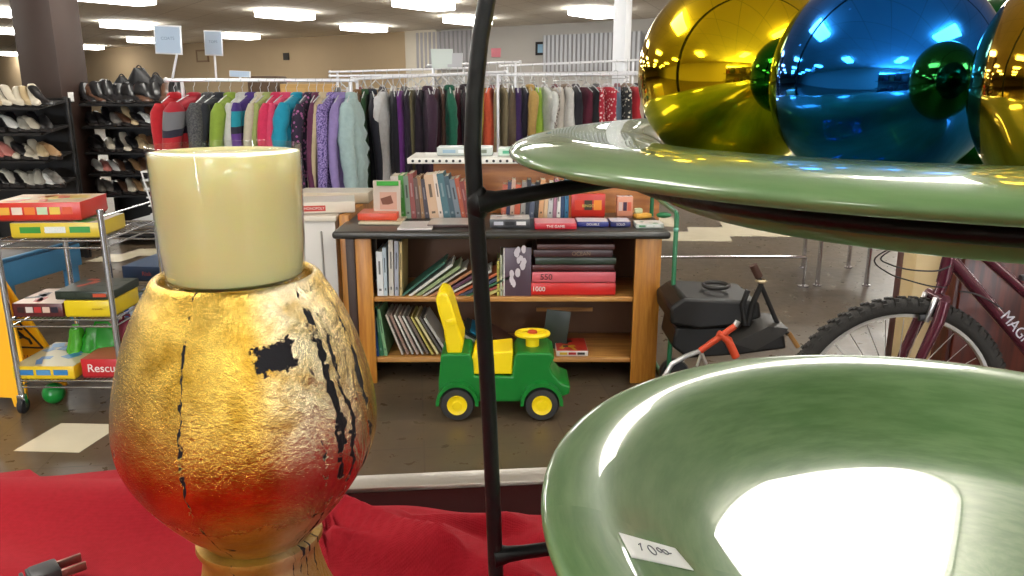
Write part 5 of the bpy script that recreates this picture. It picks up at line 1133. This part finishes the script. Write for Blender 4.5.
    b = MB(); prof = [q(678, 330), q(674, 350), q(690, 362), q(745, 358), q(790, 352), q(788, 338), q(765, 330)]; b.prism([(v.x, v.z) for v in prof], -.06, .22, bp); x = b.build('chassis', t); m = x.modifiers.new('round', 'BEVEL'); m.width = .012; m.segments = 2; m.limit_method = 'ANGLE'
    b = MB(); pf = [q(735, 345, Y - .1), q(770, 328, Y - .1), q(790, 330, Y - .1), q(786, 336, Y - .1), q(757, 352, Y - .1)]; b.prism([(v.x, v.z) for v in pf], -.18, .05, bg); b.build('foot_plate', t)
    for px, py in ((690, 355), (778, 352)):
        for yy in (-.12, .20):
            v = q(px, py); b = MB(); rr = .07; b.lathe([(0, -.025), (rr * .9, -.025), (rr, -.012), (rr, .012), (rr * .9, .025), (0, .025)], BLACKP, 24, (v.x, yy, rr + .001), M); w = b.build('wheel', t)
            b = MB(); b.lathe([(0, .0275), (rr * .45, .0275), (rr * .5, .024), (rr * .5, -.0275), (0, -.0275)], bg, 20, (v.x, yy, rr + .001), M); b.build('hub', w)
    b = MB(); b.tube([q(748, 325), q(752, 305), q(761, 285), q(757, 272)], [.013, .013, .012, .011], bp, 10); b.tube([q(761, 285), q(778, 325), q(788, 334, Y - .05)], .010, bp, 10); b.tube([q(748, 290), q(742, 305), q(745, 325)], .012, bp, 10); b.build('handle_frame', t)
    b = MB(); b.tube([q(753, 265), q(759, 277)], .017, mat('grip_brown', srgb(70, 44, 34), .6), 12); b.lathe([(.017, -.008), (.026, 0), (.017, .008)], cm(196, 176, 140), 16, q(761, 281)); b.build('grip', t)
    b = MB(); b.tube([q(789, 333, Y - .05), q(798, 347, Y - .05)], .010, mat('peg_brass', srgb(150, 110, 60), .5), 10); b.build('peg', t)
    # --- silver scooter handle, red sleeve
    Y = 2.95; c = P(662, 374, Y); t = thing('toy_scooter', 'small silver scooter with red sleeve and red grip before the black rider', 'scooter', (c.x, Y, 0)); o = Vector(t.location); q = lambda px, py, y=Y: AY(px, py, y) - o
    sil = mat('scooter_silver', (.7, .7, .7), .3, .9); red = mat('scooter_red', srgb(206, 74, 40), .4)
    b = MB(); b.tube([q(662, 380), q(672, 364), q(686, 356), q(702, 350)], .010, sil, 10); b.build('stem', t); b = MB(); b.tube([q(700, 351), q(735, 326)], .013, red, 12); b.tube([q(735, 326), q(738, 321)], .012, sil, 12); b.build('red_sleeve', t)
    b = MB(); b.tube([q(718, 333), q(728, 340), q(736, 357)], [.013, .017, .016], red, 12); b.build('grip', t); b = MB(); b.tube([q(700, 350), q(706, 364)], .008, sil, 8); b.tube([q(702, 350), q(697, 366)], .006, sil, 8); b.build('bracket', t)
    b = MB(); v = q(662, 380); b.tube([v, (v.x - .02, 0, .09)], .012, sil, 10); b.box((v.x + .16, 0, .075), (.42, .09, .02), BLACKP, None, .006); b.build('deck', t)
    for dx in (-.06, .38):
        b = MB(); b.lathe([(0, -.015), (.045, -.015), (.05, 0), (.045, .015), (0, .015)], BLACKP, 20, (v.x + dx, 0, .051), M); b.build('wheel', t)
    # --- green tube frame by the shelf
    g = mat('green_tube', srgb(24, 104, 66), .35); Y = 3.50; T = AY(677, 213, Y); Bm = AY(677, 320, Y)
    t = thing('garment_stand', 'green tube stand touching the right corner of the book display', 'stand', (T.x + .02, Y, 0)); o = Vector(t.location)
    b = MB(); b.tube([(T.x - o.x, 0, .012), (T.x - o.x, 0, T.z - .02), (T.x - o.x, .012, T.z - .004), (T.x - o.x, .03, T.z), (T.x - o.x, .62, T.z), (T.x - o.x, .64, T.z - .02), (T.x - o.x, .64, .012)], .011, g, 12); b.build('hoop', t)
    b = MB(); b.tube([(T.x - o.x, -.15, .011), (T.x - o.x, .8, .011)], .011, g, 12); b.build('foot', t)
    b = MB(); b.ball((T.x - o.x, -.002, T.z - .075), .013, cm(120, 190, 170), n=12, k=8); b.build('clamp', t)
    # --- chrome low racks behind
    for (x0, x1, yb, Y, lab, gap) in ((663, 806, 257, 5.6, 'low chrome rail bar right of the oak shelf', .0), (806, 870, 247, 6.2, 'low chrome legged rack under the green plate, left pair of legs', .0)):
        pass
    A = AY(640, 257, 5.5); B = AY(806, 257, 5.5); t = thing('floor_rail', 'low chrome rail bar crossing behind the black rider', 'rail', ((A.x + B.x) / 2, 5.5, 0)); o = Vector(t.location)
    b = MB(); b.tube([A - o, B - o], .010, CHROME, 10); b.build('bar', t)
    for p in (A, B):
        b = MB(); b.tube([(p.x - o.x, 0, .01), (p.x - o.x, 0, p.z)], .010, CHROME, 10); b.build('post', t); b = MB(); b.lathe([(0, 0), (.04, 0), (.04, .01), (0, .012)], CHROME, 16, (p.x - o.x, 0, 0)); b.build('foot', t)
    f1 = AZ(817, 286, 0); f2 = AZ(866, 286, 0); b1 = AZ(803, 268, 0); b2 = AZ(848, 268, 0); zt = .42
    t = thing('chrome_table', 'pale topped table on four thin chrome legs under the green plate', 'table', (f1.x, f1.y, 0)); o = Vector(t.location)
    for p in (f1, f2, b1, b2): b = MB(); b.tube([(p.x - o.x, p.y - o.y, .0), (p.x - o.x, p.y - o.y, zt)], .016, CHROME, 12); b.lathe([(0, 0), (.03, 0), (.03, .012), (0, .014)], CHROME, 14, (p.x - o.x, p.y - o.y, 0)); b.build('leg', t)
    cx = (f1.x + b2.x) / 2 - o.x; cy = (f1.y + b1.y) / 2 - o.y; b = MB(); b.box((cx, cy, zt + .015), (abs(f2.x - f1.x) + .35, abs(b1.y - f1.y) + .2, .03), cm(226, 216, 196, .4), None, .005); b.build('table_top', t)
    # --- cardboard panel and mahogany dresser behind the bike
    Y = 2.95; xa = AY(911, 300, Y).x; xb = AY(951, 300, Y).x; zz = AY(930, 215, Y).z
    t = thing('cream_cabinet', 'narrow cream cabinet side seen behind the bike fork', 'cabinet', ((xa + xb) / 2, Y, 0)); cr = mat('cream_laminate', srgb(208, 184, 138), .5, var=.05)
    b = MB(); b.box((0, .05, zz / 2), (xb - xa, .10, zz), cr, None, .003); b.build('body', t); b = MB(); b.box((0, .05, zz + .01), (xb - xa + .004, .11, .02), cr, None, .003); b.build('top', t)
    Y = 2.85; xa = AY(953, 300, Y).x; w = 1.1; mh = NT('red_mahogany'); tc = mh.n('ShaderNodeTexCoord').outputs['Object']; g = mh.noise(5, mh.n('ShaderNodeMapping', {'Vector': tc, 'Scale': (9, 9, .8)}).outputs[0], 5)
    mh.set(Base_Color=mh.mix(mh.smooth(g, .3, .7), srgb(92, 36, 22), srgb(58, 20, 14)), Roughness=.35); zz = .86
    t = thing('mahogany_dresser', 'dark red mahogany cabinet behind the bike at the right', 'cabinet', (xa + w / 2, Y, 0))
    b = MB(); b.box((0, .23, zz / 2 + .03), (w, .46, zz - .06), mh.m, None, .003); b.build('body', t); b = MB(); b.box((0, .22, zz + .012), (w + .05, .5, .024), mh.m, None, .006); b.build('top', t); b = MB(); b.box((0, .24, .03), (w - .03, .42, .06), mh.m); b.build('plinth', t)
    for k in range(2):
        b = MB(); b.box((-w / 4 + k * w / 2, -.008, zz / 2 + .03), (w / 2 - .03, .016, zz - .12), mh.m, None, .003); d = b.build('door', t); b = MB(); b.ball((-w / 4 + k * w / 2 + (.2 if k == 0 else -.2), -.028, zz * .55), .014, mat('brass_knob', srgb(150, 110, 50), .3, .9), n=14, k=8); b.build('knob', d)
    # tall maroon panel behind the balls
    a = AY(930, 20, 4.4); a.x += .62; t = thing('maroon_cabinet', 'tall maroon cabinet showing above the green ball', 'cabinet', (a.x + .5, 4.4, 0)); b = MB(); b.box((0, .2, 1.0), (1.5, .4, 2.0), mat('maroon_paint', srgb(120, 24, 34), .4), None, .004); b.build('body', t); b = MB(); b.box((0, .2, 2.012), (1.54, .44, .024), mat('maroon_paint', srgb(120, 24, 34), .4), None, .004); b.build('top', t)

# ================================================================== FAR WALL
def build_far():
    # white square post
    c = AY(622, 40, 9.8); b = MB(); b.box((0, 0, HC / 2), (.16, .16, HC - .004), mat('white_post_paint', srgb(226, 228, 232), .4), rot(-YAW), .004); struct(b.build('trim_3', loc=(c.x, c.y, 0)))
    def onwall(px, py, off=.03):
        d = ray(px, py); n = Vector((math.sin(YAW), math.cos(YAW), 0)); tt = (17.9 - off) / d.dot(n); p = d * tt; p.z += EYE; return p
    def flat(name, label, cat, px0, py0, px1, py1, m, fm=None, group=None, fw=.06):
        a = onwall(px0, py0); c = onwall(px1, py1); w = math.hypot(c.x - a.x, c.y - a.y); h = abs(a.z - c.z); mid = (a + c) / 2
        t = thing(name, label, cat, mid, -YAW, group)
        if fm:
            f = MB()
            for sx, sy, cx, cz in ((w, fw, 0, h / 2 - fw / 2), (w, fw, 0, -h / 2 + fw / 2), (fw, h, w / 2 - fw / 2, 0), (fw, h, -w / 2 + fw / 2, 0)): f.box((cx, 0, cz), (sx, .05, sy), fm)
            f.build('frame', t)
        f = MB(); f.box((0, .005, 0), (w - .004, .03, h - .004), m); f.build('face', t); return t, w, h
    t, w, h = flat('wall_picture', 'dark framed picture on the far wall over the clothes', 'picture', 536, 42, 547, 55, cm(150, 190, 220), cm(36, 28, 26))
    t, w, h = flat('wall_sign', 'small beige notice on the wall between the blue signs', 'sign', 196, 50, 209, 62, cm(186, 164, 130), cm(150, 120, 90))
    t, w, h = flat('thermostat', 'small dark thermostat on the tan wall right of the signs', 'thermostat', 283, 53, 289, 60, cm(60, 54, 50), None)
    # slatted white panel
    a = onwall(548, 36); c = onwall(645, 62); w = math.hypot(c.x - a.x, c.y - a.y); h = a.z - onwall(548, 72).z
    t = thing('slat_panel', 'panel of upright white slats on the grey rear wall', 'panel', (a + c) / 2 + Vector((0, 0, 0)), -YAW); t.location.z = a.z - h / 2; t.location -= GR(0, .25)
    b = MB(); b.box((0, .02, 0), (w, .02, h), cm(150, 148, 150)); b.build('backing', t); n = 22; sl = MB()
    for k in range(n): sl.box((-w / 2 + w * (k + .5) / n, -.002, 0), (w / n * .55, .02, h), cm(206, 208, 214), None, .003)
    sl.build('upright_slats', t)
    t = thing('wall_panel', 'grey corrugated wall panel above the middle clothes rail', 'panel', onwall(445, 50, .2), -YAW); b = MB(); b.box((0, .02, 0), (2.2, .02, 1.0), cm(150, 148, 150)); b.build('backing', t); b = MB()
    for k in range(14): b.box((-1.1 + 2.2 * (k + .5) / 14, -.002, 0), (.09, .02, 1.0), cm(176, 174, 178), None, .003)
    b.build('upright_slats', t)
    # tall wooden cabinet behind the coats, boxes on far rails
    a = AY(306, 84, 9.5); t = thing('pine_cupboard', 'orange pine cupboard seen between coats and far rails', 'cupboard', (a.x, 9.5, 0)); b = MB(); b.box((0, .2, a.z / 2), (.62, .4, a.z), cm(206, 164, 96), None, .01); b.build('body', t)
    for s in (-1, 1): b = MB(); b.box((s * .15, -.008, a.z / 2), (.28, .016, a.z - .1), cm(216, 172, 100), None, .004); b.build('door', t)
    a = AY(262, 76, 9.6); t = thing('brown_trunk', 'dark brown case on a shelf behind the coat rail', 'case', (a.x, 9.6, 0)); b = MB(); b.box((0, .2, a.z / 2), (.36, .4, a.z), cm(96, 70, 44), None, .01); b.build('body', t)
    for (px, py, s, col, lab) in ((442, 57, .11, (226, 236, 230), 'white paper bag perched on the white rail left of the iron leg'), (496, 52, .05, (214, 120, 130), 'pink paper card on the rail right of the iron leg'), (455, 59, .08, (206, 206, 210), 'pale grey cardboard tag beside the white paper bag')):
        a = AY(px, py, 8.15); t = thing('paper_bag', lab, 'bag', (a.x, 8.15, a.z - s)); b = MB(); b.loft([[(x * s * (1 + .1 * k), y * .03 * (1.2 - k * .3), k * s * 1.7) for x, y in ((-.9, -1), (.9, -1), (.9, 1), (-.9, 1))] for k in (0, .5, 1)], cm(*col)); b.build('bag_body', t)

# ================================================================== BEHIND THE CAMERA (seen in the mirror balls)
def build_behind():
    t = thing('blocking_gondola', 'tall grey gondola added behind the viewer to block window reflections', 'shelf unit', (.2, -3.0, 0)); m2 = mat('gondola_panel', srgb(120, 112, 104), .6)  # added out of view to hide the bright windows from the mirror balls
    b = MB(); b.box((0, 0, .86), (3.6, .06, 1.72), m2, None, .004); b.build('back_panel', t)
    for z in (.5, .9, 1.3): b = MB(); b.box((0, .2, z), (3.6, .36, .03), m2, None, .004); b.build('shelf', t)
    r = random.Random(5); cs = [(120, 60, 50), (60, 70, 90), (150, 120, 80), (70, 60, 60), (160, 150, 150), (60, 90, 80)]
    for k in range(11):
        col = cs[k % 6]; h = r.uniform(.16, .3); game_box('storage box, %s of eleven on the gondola behind the viewer' % ['first', 'second', 'third', 'fourth', 'fifth', 'sixth', 'seventh', 'eighth', 'ninth', 'tenth', 'eleventh'][k], (-1.35 + .31 * k, -2.80, 1.316), .24, .22, h, col, tuple(min(255, c + 20) for c in col), group='boxes behind the viewer', name='storage_box', cat='box')
    t = thing('shelf_counter', 'long dark counter standing behind the viewer', 'counter', (.3, -2.2, 0)); m = mat('counter_wood', srgb(96, 58, 40), .4)
    b = MB(); b.box((0, 0, .45), (2.6, .6, .9), m, None, .005); b.build('body', t); b = MB(); b.box((0, 0, .915), (2.7, .7, .03), BLACKP, None, .005); b.build('top', t)
    for k, (x, col, nm, s) in enumerate([(-.9, (90, 50, 60), 'plum', .8), (-.4, (30, 28, 30), 'black', 1.15), (.15, (120, 80, 50), 'brown', .85), (.6, (150, 150, 160), 'grey', .8)]):
        t = thing('handbag', nm + ' leather handbag on the counter behind the viewer', 'handbag', (.3 + x, -2.15, .931)); cmn = cm(*col, rough=.35)
        b = MB(); b.loft([[(.19 * s * w * math.cos(q) * (1 - .06 * math.cos(4 * q)), .07 * s * d * math.sin(q), z * s) for q in [2 * PI * i / 24 for i in range(24)]] for z, w, d in ((0, .95, 1), (.02, 1.05, 1.15), (.12, 1, 1), (.24, .82, .35), (.25, .8, .25))], cmn); b.build('bag_body', t)
        b = MB(); b.tube([(.10 * s * math.cos(q), 0, s * (.24 + .15 * math.sin(q))) for q in [PI * i / 16 for i in range(17)]], .008, cmn, 8); b.build('bag_handle', t)

# ================================================================== CAMERA, WORLD
def build_camera():
    cd = bpy.data.cameras.new('camera'); cam = bpy.data.objects.new('camera', cd); C.objects.link(cam)
    cam.location = (0, 0, EYE); cam.rotation_euler = (PI / 2 - PIT, 0, 0)
    cd.sensor_width = 36; cd.lens = 36 * F / 1024; cd.clip_start = .01; cd.clip_end = 200
    SC.camera = cam
    w = bpy.data.worlds.new('sky'); w.use_nodes = True; SC.world = w
    w.node_tree.nodes['Background'].inputs['Color'].default_value = (.8, .9, 1, 1); w.node_tree.nodes['Background'].inputs['Strength'].default_value = 1.5
    vs = SC.view_settings; vs.view_transform = 'Standard'; vs.look = 'None'; vs.gamma = 1; vs.exposure = EXPOSURE; vs.use_curve_mapping = False
    SC.cycles.use_denoising = True; SC.cycles.max_bounces = 12; SC.cycles.diffuse_bounces = 8; SC.cycles.caustics_reflective = False; SC.cycles.caustics_refractive = False
    SC.cycles.sample_clamp_indirect = 6
EXPOSURE = 0.35
build_setting(); build_table(); build_vase(); build_plates(); build_balls(); build_plug()
for _f in ('build_shelf', 'build_tractor', 'build_clothes', 'build_shoes', 'build_cart', 'build_right', 'build_far', 'build_behind'):
    if _f in globals(): globals()[_f]()
build_camera()
